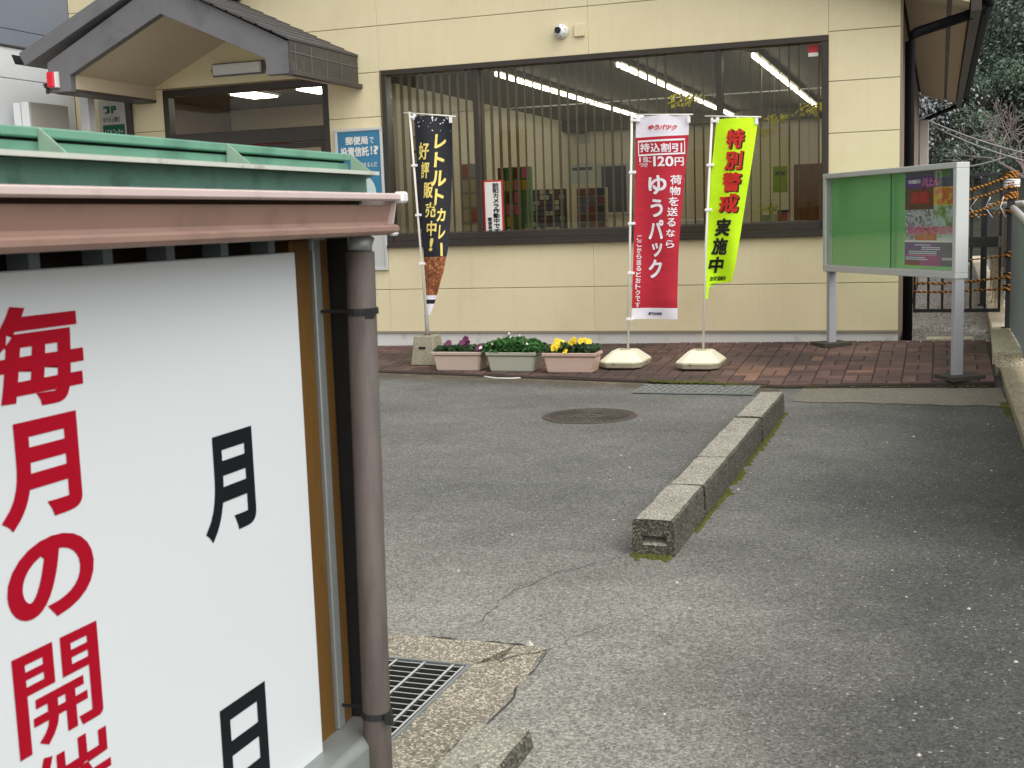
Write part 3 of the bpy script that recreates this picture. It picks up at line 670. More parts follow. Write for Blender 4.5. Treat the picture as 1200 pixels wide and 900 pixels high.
for lab, xx, ya, nseg in (('leftmost row of lit ceiling tubes inside the post office window', -4.6098, 12.8, 7), ('middle row of lit ceiling tubes above the red banner', -3.2403, 12.8, 7), ('right row of lit ceiling tubes near the window corner', -1.835, 12.8895, 6)):
    ls = empty('ceiling_light', lab, 'ceiling light', (xx, ya, CZ), 0, 'rows of lit tubes on the post office ceiling')
    MB().box(-.05, .05, -.02, nseg * 1.15, -.05, -.001).build('housing', M['ceil'], ls)
    for k in range(nseg): MB().box(-.016, .016, k * 1.15 + .02, k * 1.15 + 1.12, -.10, -.052).build('tube', M['tube'], ls, .008)
for k, (p, lab) in enumerate((((-8.0132, 13.1412, 3.0312), 'left lit ceiling panel inside the entrance'), ((-7.1, 13.1336, 3.0312), 'right lit ceiling panel inside the entrance'))):
    ls = empty('lobby_light', lab, 'ceiling light', (p[0], p[1] + .3, CZ), 0, 'lit panels in the entrance lobby'); MB().box(-.2, .2, -.3, .3, -.03, -.001).build('housing', M['white'], ls); MB().box(-.17, .17, -.27, .27, -.045, -.031).build('diffuser', M['panel_lit'], ls)
# vertical blind just inside the glass
vb = empty('vertical_blind', 'open vertical blind of narrow beige slats behind the wide window', 'blind', (MX[0], FY + .26, WZ0))
MB().box(0, MX[3] - MX[0], -.03, .03, WZ1 - WZ0 - .04, WZ1 - WZ0).build('head_rail', M['alu'], vb)
rs = random.Random(4); sl = None; nsl = 48
for k in range(nsl):
    x = .05 + k * (MX[3] - MX[0] - .1) / (nsl - 1)
    if sl is None: sl = MB().box(-.038, .038, -.0008, .0008, .03, WZ1 - WZ0 - .042).build('slat', M['slat'], vb)
    else: sl = link('slat', sl.data, vb)
    sl.location = (x, 0, 0); sl.rotation_euler = (0, 0, math.radians(90 + rs.uniform(-7, 7)))

# ---- things inside the window
def rack(name, label, x0, x1, z0, z1, y, cols, rws, cat, body, pals):
    e = empty(name, label, cat, ((x0 + x1) / 2, y, .12)); w = (x1 - x0) / 2
    MB().box(-w, w, 0, .12, z0 - .12, z1 - .12).box(-w, w, -.02, .12, 0, .05).build('rack_board', body, e)
    r = random.Random(int(x0 * 50))
    for i in range(cols):
        for j in range(rws):
            cx = -w + (i + .5) * 2 * w / cols; cz = z0 - .12 + (j + .5) * (z1 - z0) / rws; a = .42 * 2 * w / cols; b = .42 * (z1 - z0) / rws
            MB().box(cx - a, cx + a, -.018, -.001, cz - b, cz + b).build('leaflet', M[r.choice(pals)], e)
y1 = 15.6643
INT = [[(-6.3657, 2.8712), (-6.1391, 2.5944)], [(-6.0655, 3.0015), (-5.7945, 2.7235)], [(-6.2073, 2.3912), (-5.6884, 2.0437)], [(-7.7564, 2.9462), (-7.5752, 2.5607)], [(-2.6462, 2.1827), (-2.4108, 1.7528)]]
def xz(px0, py0, px1, py1, y): pass
rack('leaflet_rack', 'dark rack with many small leaflets left of the red banner', -5.2055, -4.7273, 1.1948, 1.829, y1, 7, 9, 'leaflet rack', M['dark'], ['c_slate', 'c_grey', 'c_brown', 'c_cream', 'c_slate'])
rack('catalogue_board', 'pale board with dark picture tiles seen beside the red banner pole', -4.5621, -4.1654, 1.2686, 1.8276, y1 + .02, 3, 5, 'notice board', M['counter'], ['c_brown', 'c_slate', 'c_black', 'c_maroon', 'c_brown'])
rack('poster_stand', 'green stand with colourful posters behind the window sign', -5.2368, -4.8206, 1.1919, 2.0894, 14.5007, 4, 6, 'poster stand', M['c_green'], ['c_green', 'c_pink', 'c_yellow', 'c_green', 'c_pale', 'c_brown'])
rack('brochure_shelf', 'shelf of pale and orange brochures behind the black banner', -5.5155, -5.2935, 1.2461, 2.1306, 13.9636, 2, 5, 'brochure shelf', M['counter'], ['c_cream', 'c_orange', 'c_cream', 'c_grey'])
rack('goods_shelf', 'shelf of dim green and red goods at the left end of the window', -6.3867, -6.0996, 1.1954, 2.5014, 13.9636 + .1, 3, 7, 'goods shelf', M['frame'], ['c_green', 'c_maroon', 'c_slate', 'c_green', 'c_cream'])
for k, (pxl, pxr, pyt, pyb, mm, lab) in enumerate(((653, 668, 160, 178, 'c_white', 'white notice high on the back wall left of the red banner'), (672, 690, 150, 168, 'c_grey', 'grey notice high on the back wall nearest the red banner'), (664, 698, 192, 214, 'c_pale', 'pale wide poster on the back wall above the leaflet rack'), (566, 578, 160, 185, 'c_cream', 'cream notice on the back wall above the window sign'), (905, 922, 195, 225, 'c_lime', 'green poster on the back wall left of the brown door'))):
    q0 = INT[k][0]; q1 = INT[k][1]; e = empty('wall_poster', lab, 'poster', ((q0[0] + q1[0]) / 2, RY - .003, (q0[1] + q1[1]) / 2), 0, 'papers on the back wall of the post office'); hw = (q1[0] - q0[0]) / 2; hh = (q0[1] - q1[1]) / 2
    MB().box(-hw, hw, -.006, 0, -hh, hh).build('sheet', M[mm], e); MB().box(-hw * .7, hw * .7, -.0075, -.0061, hh * .3, hh * .6).build('printed_band', M['c_slate'], e)
cab = empty('service_counter', 'long pale service counter across the post office room', 'counter', (-3.2224, 16.0223, .12))
MB().box(-1.9, 2.4, 0, .5, 0, .93).build('counter_front', M['counter'], cab); MB().box(-1.93, 2.43, -.08, .55, .931, .975).build('counter_top', M['room'], cab)
for k, (px, lab, mm) in enumerate(((757, 'left pale file cabinet behind the red banner', 'grey'), (812, 'right pale file cabinet between the two bright banners', 'white'))):
    p = (-3.4337, -2.8184)[k]; e = empty('file_cabinet', lab, 'cabinet', (p, 14.8587, .12), 0, 'cabinets behind the window')
    MB().box(-.22, .22, 0, .4, 0, 1.25).build('cabinet_body', M[mm], e, .01)
    for q in range(3): MB().box(-.2, .2, -.012, -.001, .1 + q * .38, .44 + q * .38).build('drawer', M['offwhite'], e, .004)
# desk by the right end with small items
sx0, sx1, sz = -1.8549, -1.3259, 1.3293
e = empty('window_shelf', 'dark low shelf inside the right end of the window', 'shelf', ((sx0 + sx1) / 2, 13.0685, .12)); hw = (sx1 - sx0) / 2
MB().box(-hw, hw, -.15, .15, sz - .16, sz - .12).build('shelf_board', M['counter'], e, .004); MB().box(-hw + .03, -hw + .06, -.13, .13, 0, sz - .161).box(hw - .06, hw - .03, -.13, .13, 0, sz - .161).build('shelf_side', M['frame'], e)
rp = random.Random(6)
def leafball(mb, c, r, n, rnd, flat_=.8):
    for _ in range(n):
        p = Vector((rnd.gauss(0, 1), rnd.gauss(0, 1), rnd.gauss(0, 1))).normalized() * r * rnd.random() ** .4; p.z *= flat_
        q = Vector(c) + p; s = r * rnd.uniform(.10, .24); d = Vector((rnd.gauss(0, 1), rnd.gauss(0, 1), rnd.gauss(0, .6) + .3)).normalized(); u = d.orthogonal().normalized(); w = d.cross(u)
        mb.add([q - u * s, q - w * s * .45 + d * s * .15, q + u * s, q + w * s * .45 + d * s * .15], [(0, 1, 2, 3)])
pt = empty('potted_plant', 'small yellow potted flowers on the shelf inside the window', 'potted plant', (-1.7268, 12.979, sz)); mb = MB(); mb.tube([(0, 0, .0), (0, 0, .07)], [.04, .055], 10); mb.build('pot', M['c_grey'], pt); mb = MB(); leafball(mb, (0, 0, .13), .1, 60, rp); mb.build('foliage', M['yellow_leaf'], pt)
pt = empty('potted_plant', 'small green potted plant beside the red box inside the window', 'potted plant', (-1.6213, 12.979, sz)); mb = MB(); mb.tube([(0, 0, .0), (0, 0, .07)], [.04, .05], 10); mb.build('pot', M['c_white'], pt); mb = MB(); leafball(mb, (0, 0, .13), .085, 60, rp); mb.build('foliage', M['c_lime'], pt)
bx = empty('red_box', 'red box with a dark lid on the window shelf', 'box', (-1.5425, 12.979, sz)); MB().box(-.045, .045, -.06, .06, .001, .085).build('carton', M['c_red'], bx, .004); MB().box(-.047, .06, -.062, .062, .086, .115).build('lid', M['c_black'], bx, .004)
for p, lab, r in (((-3.0288, 15.2167, 2.8313), 'large clump of yellow paper leaves hanging from the ceiling above the banners', .2), ((-1.7937, 14.3216, 2.4719), 'small yellow paper streamer hanging right of the lime banner', .14), ((-1.4581, 14.7692, 2.5988), 'yellow paper leaves hanging at the right end of the window', .2), ((-1.9387, 14.3216, 2.3366), 'yellow paper streamer hanging just above the lime banner corner', .15)):
    e = empty('hanging_decoration', lab, 'decoration', (p[0], p[1], CZ), 0, 'yellow paper decorations on the ceiling'); mb = MB(); mb.tube([(0, 0, 0), (0, 0, p[2] - CZ)], .006, 5); mb.build('string', M['slat'], e); mb = MB(); leafball(mb, (0, 0, p[2] - CZ), r, 60, rp, .42); leafball(mb, (r * .9, .05, p[2] - CZ + .03), r * .6, 50, rp, .4); mb.build('paper_leaves', M['yellow_leaf'], e)
rb_ = empty('red_machine', 'red machine seen through the entrance glass', 'machine', (-8.4829, 14.3216, .12)); MB().box(-.25, .25, -.2, .3, 0, 2.5823 - .12).build('machine_body', M['c_red'], rb_, .02); MB().box(-.2, .2, -.215, -.201, .7, 1.5).build('front_panel', M['c_black'], rb_)

# ---- sign stuck inside the window
def sheet_sign(name, label, cat, x0, x1, z0, z1, y, border, bw, face, t=.006):
    e = empty(name, label, cat, ((x0 + x1) / 2, y, z0)); w = (x1 - x0) / 2; h = z1 - z0
    MB().box(-w, w, -t, 0, 0, h).build('backing', border, e); MB().box(-w + bw, w - bw, -t - .002, -t - .0002, bw, h - bw).build('face', face, e)
    return e, w, h, -t - .0035
ax = -4.5522, -4.3341, 1.273, 1.856
e, w, h, yy = sheet_sign('window_sign', 'narrow white sign with red border and black vertical lettering in the window', 'sign', *ax, 12.146, M['c_red'], .018, M['c_white'])
mb = MB(); put_col(mb, '防犯カメラ作動中です', (-w * .05, h * .05, w * .62, h * .95), lambda x, z: (x, yy, z), .035); mb.build('lettering', M['ink'], e); mb = MB(); put_col(mb, '郵便局長', (-w * .62, h * .05, -w * .18, h * .34), lambda x, z: (x, yy, z), .03); mb.build('lettering', M['ink'], e)
st = empty('red_sticker', 'small red and white sticker in the top right window corner', 'sticker', (-1.1585, 12.148, 2.879)); MB().box(-.046, .046, -.003, 0, .035, .105).build('upper_half', M['c_red'], st); MB().box(-.046, .046, -.003, 0, 0, .0345).build('lower_half', M['c_white'], st)
# ---- blue poster frame between door and window
x0, x1, z0, z1 = -6.2322, -5.6634, 0.9393, 2.4716
pf = empty('poster_case', 'aluminium poster frame with blue poster beside the entrance', 'poster frame', ((x0 + x1) / 2, 12.098, z0)); w = (x1 - x0) / 2; h = z1 - z0
ring_frame(-w, w, 0, h, .03, -.035, 0).build('frame', M['alu'], pf, .003); MB().box(-w + .029, w - .029, -.02, -.002, .029, h - .029).build('backing', M['c_grey'], pf)
pz_ = h * .42; MB().box(-w + .035, w - .035, -.024, -.0205, h * .30, h - .035).build('poster', M['c_blue'], pf)
mb = MB(); lift = lambda x, z: (x, -.0265, z)
put_row(mb, '郵便局', (-w * .55, h - .175, w * .42, h - .085), lift, .03); put(mb, 'で', (w * .46, h - .165, w * .64, h - .10), lift, .01); mb.build('lettering', M['c_white'], pf); mb = MB()
put_row(mb, '投資信託', (-w * .78, h - .30, w * .42, h - .195), lift, .03); put(mb, '!', (w * .5, h - .285, w * .56, h - .195), lift, .03); put(mb, '?', (w * .62, h - .285, w * .82, h - .195), lift, .03)
mb.build('lettering', M['c_white'], pf); mb = MB(); put_row(mb, '相談できるんだ', (-w * .3, h - .42, w * .75, h - .36), lift, .005); mb.build('lettering', M['c_white'], pf)
mb = MB(); mb.add([(.55 * w * math.cos(t * math.pi / 12) + w * .1, -.0262, h - .70 + .2 * math.sin(t * math.pi / 12)) for t in range(13)] + [(w * .1, -.0262, h - .72)], [tuple(range(14))]); mb.build('printed_dome', M['c_pale'], pf)
# ---- security camera and junction box
p = (-3.627, 12.05, 3.3002)
sc_ = empty('security_camera', 'white dome security camera with black lens high on the wall', 'security camera', (p[0], 12.099, p[2]))
def dome(r, depth, n=16, m_=8):
    mb = MB(); vs = []
    for j in range(m_ + 1):
        a = j / m_ * math.pi / 2
        for k in range(n): b = 2 * math.pi * k / n; vs.append((r * math.cos(a) * math.cos(b), -depth * math.sin(a), r * math.cos(a) * math.sin(b)))
    mb.add(vs, [(j * n + k, j * n + (k + 1) % n, (j + 1) * n + (k + 1) % n, (j + 1) * n + k) for j in range(m_) for k in range(n)]); return mb
d = dome(.072, .07); d.v = [(v[0], v[1] - .035, v[2]) for v in d.v]; d.build('housing', M['white'], sc_, 0, True)
mb = MB(); mb.tube([(0, 0, 0), (0, -.036, 0)], .072, 20); mb.build('mount', M['white'], sc_, 0, True)
mb = MB(); mb.tube([(-.012, -.095, .004), (-.015, -.118, .004)], .032, 16); mb.build('lens', M['c_black'], sc_, .003)
for k in range(8): a = k * math.pi / 4 + .2; MB().box(.056 * math.cos(a) - .004, .056 * math.cos(a) + .004, -.0835, -.076, .056 * math.sin(a) - .004, .056 * math.sin(a) + .004).build('screw', M['c_slate'], sc_)
p = (-3.4395, 12.08, 3.2972)
jb = empty('junction_box', 'small cream junction box on the wall beside the camera', 'junction box', (p[0], 12.099, p[2])); MB().box(-.055, .055, -.03, 0, -.06, .06).build('lid', M['wall'], jb, .005); MB().box(-.05, .05, -.032, -.0305, -.055, .055).build('cover', M['wall'], jb)

# ------------------------------------------------------------------ entrance canopy (moves with the building: its part)
CY = 10.6356; CB = FY - .004
cx0, cxi0, cpk, cxi1, cx1 = -8.772, -8.5008, -7.356, -6.1959, -5.9435
zl0, zin, zpk = 2.9059, 3.0652, 3.5844
zo0, zopk = 3.2102, 3.8994
can = part(MB().prism([(cx0, zl0), (cxi0, zl0), (cxi0, zin), (cpk, zpk), (cpk, zopk), (cx0, zo0)], lambda x, z: (x, CY, z), lambda x, z: (x, CY + .09, z))
           .prism([(cpk, zpk), (cxi1, zin), (cxi1, zl0), (cx1, zl0), (cx1, zo0), (cpk, zopk)], lambda x, z: (x + .003, CY, z), lambda x, z: (x + .003, CY + .09, z)), 'canopy', M['fascia'], .004)
part(MB().prism([(cxi0 + .001, zin + .01), (cpk, zpk + .01), (cpk, zpk + .05), (cxi0 + .001, zin + .05)], lambda x, z: (x, CY + .091, z), lambda x, z: (x, CB, z))
     .prism([(cpk, zpk + .01), (cxi1, zin + .01), (cxi1, zin + .05), (cpk, zpk + .05)], lambda x, z: (x, CY + .091, z), lambda x, z: (x, CB, z)), 'canopy_soffit', M['soffit'], parent=can)
part(MB().box(cxi0 - .05, cxi0, CY + .091, CB, zl0 + .03, zin + .009), 'side_apron', M['soffit'], parent=can)
part(MB().box(cx0 + .01, cxi0 + .004, CY + .091, CB, zl0 - .005, zl0 + .029), 'apron_trim', M['eave'], parent=can)
part(MB().box(cxi1, cx1 + .003, CY + .091, CB, zl0 + .03, zl0 + .06), 'apron_trim', M['soffit'], parent=can)
# left roof slope with its overhanging barge, right slope in lapped courses
lt0, ltz = -9.0047, 3.1923; sl_ = (zopk + .03 - ltz) / (cpk - lt0)
part(MB().prism([(lt0, ltz), (cpk - .002, zopk + .03), (cpk - .002, zopk + .19), (lt0 - .07, ltz + .13)], lambda x, z: (x, CY - .06, z), lambda x, z: (x, CB, z)), 'barge_roof', M['fascia'], .004, parent=can)
part(MB().prism([(lt0 - .19, ltz + .13), (lt0 - .15, ltz + .03), (lt0 - .03, ltz + .02), (lt0 - .03, ltz + .03), (lt0 - .14, ltz + .045), (lt0 - .172, ltz + .13)], lambda x, z: (x, CY - .03, z), lambda x, z: (x, CB, z)), 'canopy_gutter', M['pipe_black'], parent=can)
nc = 9
for k in range(nc):
    t0, t1 = k / nc, (k + 1.12) / nc; xa = cx1 + .03 + (cpk - cx1 - .03) * t0; xb = cx1 + .03 + (cpk - cx1 - .03) * min(t1, 1); za = zo0 + .012 + (zopk - zo0) * t0; zb = zo0 + .012 + (zopk - zo0) * min(t1, 1)
    part(MB().hexa([(xa, CY - .05, za), (xb, CY - .05, zb), (xb, CB, zb), (xa, CB, za)], [(xa, CY - .05, za + .024), (xb, CY - .05, zb + .012), (xb, CB, zb + .012), (xa, CB, za + .024)]), 'shingle', M['shingle'], parent=can)
part(MB().box(cpk - .06, cpk + .06, CY - .055, CB, zopk + .03, zopk + .205), 'ridge_cap', M['fascia'], .01, parent=can)
part(MB().box(cx1 + .004, cx1 + .02, CY, CB, zl0 + .03, zo0 + .01), 'eave_side', M['eave'], parent=can)
part(MB().box(cx1 + .004, cx1 + .07, CY - .01, CB, zl0 - .02, zl0 + .028), 'eave_lip', M['eave'], .006, parent=can)
for k in range(4): part(MB().box(cx1 + .0205, cx1 + .026, CY + .1 + k * .32, CY + .108 + k * .32, zl0 + .03, zo0), 'eave_seam', M['fascia'], parent=can)
part(MB().box(cx1 + .0205, cx1 + .027, CY + .005, CB, (zl0 + zo0) / 2 + .05, (zl0 + zo0) / 2 + .058), 'eave_seam', M['fascia'], parent=can)
# unlit lamp on the gable wall
x0, x1, z0, z1 = -7.7409, -7.0358, 3.1316, 3.2786
wl = empty('wall_lamp', 'unlit long white wall lamp under the canopy gable', 'lamp', ((x0 + x1) / 2, CB, (z0 + z1) / 2)); hw = (x1 - x0) / 2; hh = (z1 - z0) / 2
MB().prism([(-hw, 0), (-hw + .03, -hh), (hw - .03, -hh), (hw, 0), (hw - .03, hh), (-hw + .03, hh)], lambda x, z: (x, -.012, z), lambda x, z: (x, 0, z)).build('back_plate', M['fascia'], wl); MB().box(-hw + .045, hw - .045, -.06, -.0125, -hh + .016, hh - .016).build('diffuser', M['white'], wl, .012)
# red alarm lamp on the canopy corner
p = (-8.678, 10.6156, 3.028)
al = empty('alarm_lamp', 'small red alarm lamp on the canopy corner', 'alarm lamp', (p[0], CY - .001, p[2])); MB().box(-.066, .052, -.02, 0, -.08, .085).build('back_plate', M['offwhite'], al, .004); MB().box(-.062, .02, -.07, -.0205, -.075, .08).build('red_lens', flat('red_plastic_lens', lin(214, 12, 40), .25), al, .008); MB().box(.022, .05, -.05, -.0205, -.075, .08).build('side_cover', M['white'], al)
p = (-8.777, 10.5956, 2.955)
bc = empty('small_spotlight', 'tiny dark spotlight below the canopy corner', 'spotlight', (p[0], CY - .02, p[2])); mb = MB(); mb.tube([(0, 0, -.06), (0, 0, .0)], .018, 8); mb.build('stem', M['black'], bc); mb = MB(); mb.tube([(0, 0, .0), (0, 0, .04)], [.03, .042], 10); mb.build('head', M['black'], bc); MB().box(-.01, .06, .0, .015, .005, .02).build('arm', M['black'], bc)
# cash machine corner sign and the white post before it
x0, x1, z1 = -9.2589, -8.8945, 2.9662
sg = empty('cash_corner_sign', 'grey panel sign with green emblem left of the entrance', 'sign', ((x0 + x1) / 2, 12.07, .1)); w = (x1 - x0) / 2; h = z1 - .1
MB().box(-w, w, -.03, 0, 0, h).build('panel', M['offwhite'], sg, .004); MB().box(w + .002, w + .07, -.02, .02, 0, h).build('side_post', M['eave'], sg)
g0_ = 2.6853 - .1; MB().box(-w * .72, w * .92, -.034, -.0305, g0_ - .7, g0_).build('green_field', M['c_dkgreen'], sg)
mb = MB(); lift = lambda x, z: (x, -.0325, z); zz = 2.814 - .1
put(mb, 'J', (-.095, zz, -.02, zz + .085), lift, .05); put(mb, 'P', (-.005, zz, .07, zz + .085), lift, .05); MB_ = mb
mb.add([lift(-.11, zz + .06), lift(-.03, zz + .06), lift(-.03, zz + .085), lift(-.11, zz + .085)], [(0, 1, 2, 3)])
mb.build('emblem', M['c_dkgreen'], sg); mb = MB(); put_row(mb, 'ゆうちょ銀行', (-w * .7, zz - .10, w * .6, zz - .035), lift, .015); mb.build('lettering', M['c_dkgreen'], sg)
mb = MB(); put_row(mb, 'ATMコーナー', (-w * .6, g0_ - .13, w * .8, g0_ - .04), lambda x, z: (x, -.0355, z), .015); mb.build('white_lettering', M['c_pale'], sg)
x0, x1 = -9.1271, -9.0122
wp = empty('white_post', 'plain white square post left of the cash corner sign', 'post', ((x0 + x1) / 2, 11.5468, 0)); MB().box((x0 - x1) / 2, (x1 - x0) / 2, 0, .12, 0, 3.0294).build('shaft', M['white'], wp, .006)
MB().box((x0 - x1) / 2 - .01, (x1 - x0) / 2 + .01, -.01, .13, 0, .06).build('foot', M['offwhite'], wp, .004)
# white cabinet by the grey neighbour
cbx = -9.6224 + .62
e = empty('white_cabinet', 'white steel cabinet standing by the grey building wall', 'cabinet', (-9.2795, 10.9, 0)); zt = 2.8721; cw = 0.1014999999999997; cd = 0.6434999999999995
MB().box(-cw, 0, .03, cd, 0, zt).build('cabinet_body', M['offwhite'], e, .006); MB().box(-cw, .0, 0, .026, .05, zt).build('door', M['white'], e, .005); MB().box(-cw * 2.05, -cw - .012, .0, cd, .05, zt - .005).build('side_door', M['white'], e, .005)

# ------------------------------------------------------------------ grey neighbour
nb = empty('grey_building', 'grey clapboard building with slate blue upper storey at the left edge', 'building', (X_L - 2.5, 9.5, 0))
nx_ = X_L - .002
def npart(mb, name, m, bev=0): mb.v = [(v[0] - (X_L - 2.5), v[1] - 9.5, v[2]) for v in mb.v]; return mb.build(name, m, nb, bev)
npart(MB().box(nx_ - 5, nx_ - .02, 8.0, FY + 2, -.05, 6.4), 'wall', M['joint'])
npart(MB().box(nx_ - 5.2, nx_ + .3, 7.7, FY + 2.2, 6.41, 6.6), 'roof', M['shingle'])
zz = [0, .5, 1.0, 1.5, 2.05, 2.6, 3.1547, 3.4922]
for a, b in zip(zz, zz[1:]):
    for ya, yb in ((8.0, 10.0), (10.0, FY - .002)): npart(MB().box(nx_ - .019, nx_, ya + .002, yb - .002, a + .004, b - .004), 'wall_panel', M['nb_light'], .003)
zz = [3.5101, 3.6846, 4.1769, 4.75, 5.3, 5.85, 6.4]
for a, b in zip(zz, zz[1:]):
    for ya, yb in ((8.0, 10.0), (10.0, FY - .002)): npart(MB().box(nx_ - .019, nx_ + .004, ya + .002, yb - .002, a + .003, b - .003), 'wall_panel', M['nb_dark'], .003)
npart(MB().box(nx_ - .001, nx_ + .02, 8.0, FY - .004, 3.4922, 3.5101), 'band_trim', M['eave'])

# ------------------------------------------------------------------ banner flags
def curve(pts, z):
    if z >= pts[0][1]: return pts[0][0]
    for (xa, za), (xb, zb) in zip(pts, pts[1:]):
        if z >= zb: return xa + (xb - xa) * (za - z) / (za - zb)
    return pts[-1][0]
class Banner:
    def __init__(s, root, Y, L, Rr, fold):
        s.root = root; s.Y = Y; s.L = L; s.R = Rr; s.fold = fold; s.o = Vector(root.location)
    def lift(s, x, z, d=.004): return (x - s.o.x, s.Y + s.fold(x, z) - d - s.o.y, z - s.o.z)
    def cloth(s, z0, z1, m, name, u0=0, u1=1, nu=16, nv=40, d=0, slope=0):
        mb = MB(); vs = []
        for j in range(nv + 1):
            for i in range(nu + 1):
                u = u0 + (u1 - u0) * i / nu; z = z1 + (z0 - z1) * j / nv + slope * (u - .5); xa = curve(s.L, z); xb = curve(s.R, z); vs.append(s.lift(xa + (xb - xa) * u, z, d))
        nn = nu + 1; mb.add(vs, [(j * nn + i, j * nn + i + 1, (j + 1) * nn + i + 1, (j + 1) * nn + i) for j in range(nv) for i in range(nu)])
        o = mb.build(name, m, s.root, 0, True); return o
def flag_hw(root, Y, pole, barl, barr, ties, tabs, r=.011, baseh=.0):
    o = Vector(root.location); mb = MB(); mb.tube([Vector(p) - o for p in pole], r, 10); mb.build('pole', M['pole'], root, 0, True)
    mb = MB(); mb.tube([Vector(barl) - o, Vector(barr) - o], .0065, 8); mb.build('crossbar', M['pole'], root, 0, True)
    for (x, z) in ties: MB().box(x - .022 - o.x, x + .042 - o.x, Y - .016 - o.y, Y + .014 - o.y, z - .012 - o.z, z + .012 - o.z).build('tie', M['tab'], root, .003)
    for (x, z) in tabs: MB().box(x - .014 - o.x, x + .014 - o.x, Y - .012 - o.y, Y + .012 - o.y, z - .045 - o.z, z + .012 - o.z).build('tie', M['tab'], root, .003)
def weight(root, hx, hy, z0):
    b = .055; t = .15; i = .42
    oct_ = lambda x, y, c: [(-x + c, -y), (x - c, -y), (x, -y + c), (x, y - c), (x - c, y), (-x + c, y), (-x, y - c), (-x, -y + c)]
    lo = oct_(hx * .93, hy * .93, .07); md = oct_(hx, hy, .075); up = oct_(hx * .5, hy * .42, .03)
    mb = MB(); mb.hexa([(x, y, z0 + .004) for x, y in lo], [(x, y, z0 + b) for x, y in md]); mb.build('base_skirt', M['weight_dirty'], root, .006)
    mb = MB(); mb.hexa([(x, y, z0 + b + .001) for x, y in md], [(x, y, z0 + t) for x, y in up]); mb.build('base_weight', M['weight'], root, .008, False, 2)
    mb = MB(); mb.tube([(0, 0, z0 + t - .01), (0, 0, z0 + t + .006)], .05, 14); mb.build('pole_socket', M['weight_dirty'], root)
# red
YR = 10.86
rx, ry, rz = (-2.7274, 10.9436, 0.0572); ry = YR
fr_ = empty('banner_flag', 'tall red parcel banner with white lettering on a white pole', 'banner flag', (rx, YR, pave_z(rx, YR) + .012), 0, 'banner flags before the window')
weight(fr_, .205, .27, 0)
rp_ = lambda x, y: None
flag_hw(fr_, YR, [(-2.7037, 10.86, 0.2025), (-2.6605, 10.86, 1.3037), (-2.6235, 10.86, 2.3215)], (-2.6495, 10.855, 2.334), (-2.0712, 10.855, 2.3017), [(-2.6378, 1.8234), (-2.6552, 1.3651), (-2.6686, 0.9167), (-2.6895, 0.4946), (-2.6125, 2.2833)], [(-2.565, 2.3105), (-2.3516, 2.2979), (-2.1105, 2.2763)])
RL = [(-2.5884, 2.3119), (-2.5959, 2.1394), (-2.6161, 1.5326), (-2.6374, 1.0713), (-2.6526, 0.7216), (-2.6657, 0.4787)]; RR = [(-2.1065, 2.2909), (-2.1166, 2.1135), (-2.1476, 1.8166), (-2.2016, 1.2903), (-2.2218, 0.9855), (-2.2298, 0.7166), (-2.2292, 0.5)]
def fold_r(x, z): return .022 * math.sin((x + 2.6) * 13 + z * .7) * (1.15 - .35 * z / 2.3) + .018 * math.sin(z * 9 + x * 6) * max(0, 1.2 - z) - .006 * math.exp(-((z - .78 - .05 * x) / .015) ** 2) - .006 * math.exp(-((z - 1.22) / .012) ** 2) 
br = Banner(fr_, YR, RL, RR, fold_r)
zt, zh, zb, ze = RL[0][1], 2.1286, 0.5945, 0.4932
br.cloth(zh, zt, M['f_white'], 'banner_header', nv=6); br.cloth(zb, zh, M['f_red'], 'banner_cloth', slope=0); br.cloth(ze, zb, M['f_white'], 'banner_hem', nv=5)
def RC(rs): return rs
LT = br.lift
mb = MB()
for ch, rc in zip('持込割引', [[(-2.5555, 1.9977), (-2.4657, 2.076)], [(-2.4571, 1.9928), (-2.3679, 2.0709)], [(-2.3592, 1.9879), (-2.2706, 2.0658)], [(-2.2619, 1.9831), (-2.1739, 2.0607)]]): put(mb, ch, (rc[0][0], rc[0][1], rc[1][0], rc[1][1]), LT, .022)
def bar(mb, a, b, lift):
    nx_ = max(1, int(abs(b[0] - a[0]) / .02)); nz_ = max(1, int(abs(b[1] - a[1]) / .03))
    mb.add([lift(a[0] + (b[0] - a[0]) * i / nx_, a[1] + (b[1] - a[1]) * j / nz_) for j in range(nz_ + 1) for i in range(nx_ + 1)], [(j * (nx_ + 1) + i, j * (nx_ + 1) + i + 1, (j + 1) * (nx_ + 1) + i + 1, (j + 1) * (nx_ + 1) + i) for j in range(nz_) for i in range(nx_)])
for a, b in [((-2.5755, 1.9783), (-2.1493, 1.9633)), ((-2.5731, 2.1012), (-2.1476, 2.0847)), ((-2.5754, 1.9843), (-2.5668, 2.1009)), ((-2.1554, 1.9636), (-2.1476, 2.0787))]: bar(mb, a, b, LT)
def pr(ch, q, off=.03, sh=0): put(mb, ch, (q[0][0], q[0][1], q[1][0], q[1][1]), LT, off, True, sh)
for ch, q in zip('1個につき', [[(-2.5667, 1.9112), (-2.554, 1.956)], [(-2.5338, 1.9059), (-2.4937, 1.9569)], [(-2.4908, 1.9039), (-2.4508, 1.951)], [(-2.5659, 1.8695), (-2.5261, 1.898)], [(-2.5228, 1.8653), (-2.4869, 1.8999)]]): pr(ch, q, .006)
for ch, q in zip('120円', [[(-2.4329, 1.8672), (-2.4095, 1.9566)], [(-2.394, 1.8654), (-2.3265, 1.9525)], [(-2.3203, 1.8605), (-2.2494, 1.9487)], [(-2.2392, 1.8613), (-2.1612, 1.937)]]): pr(ch, q, .022)
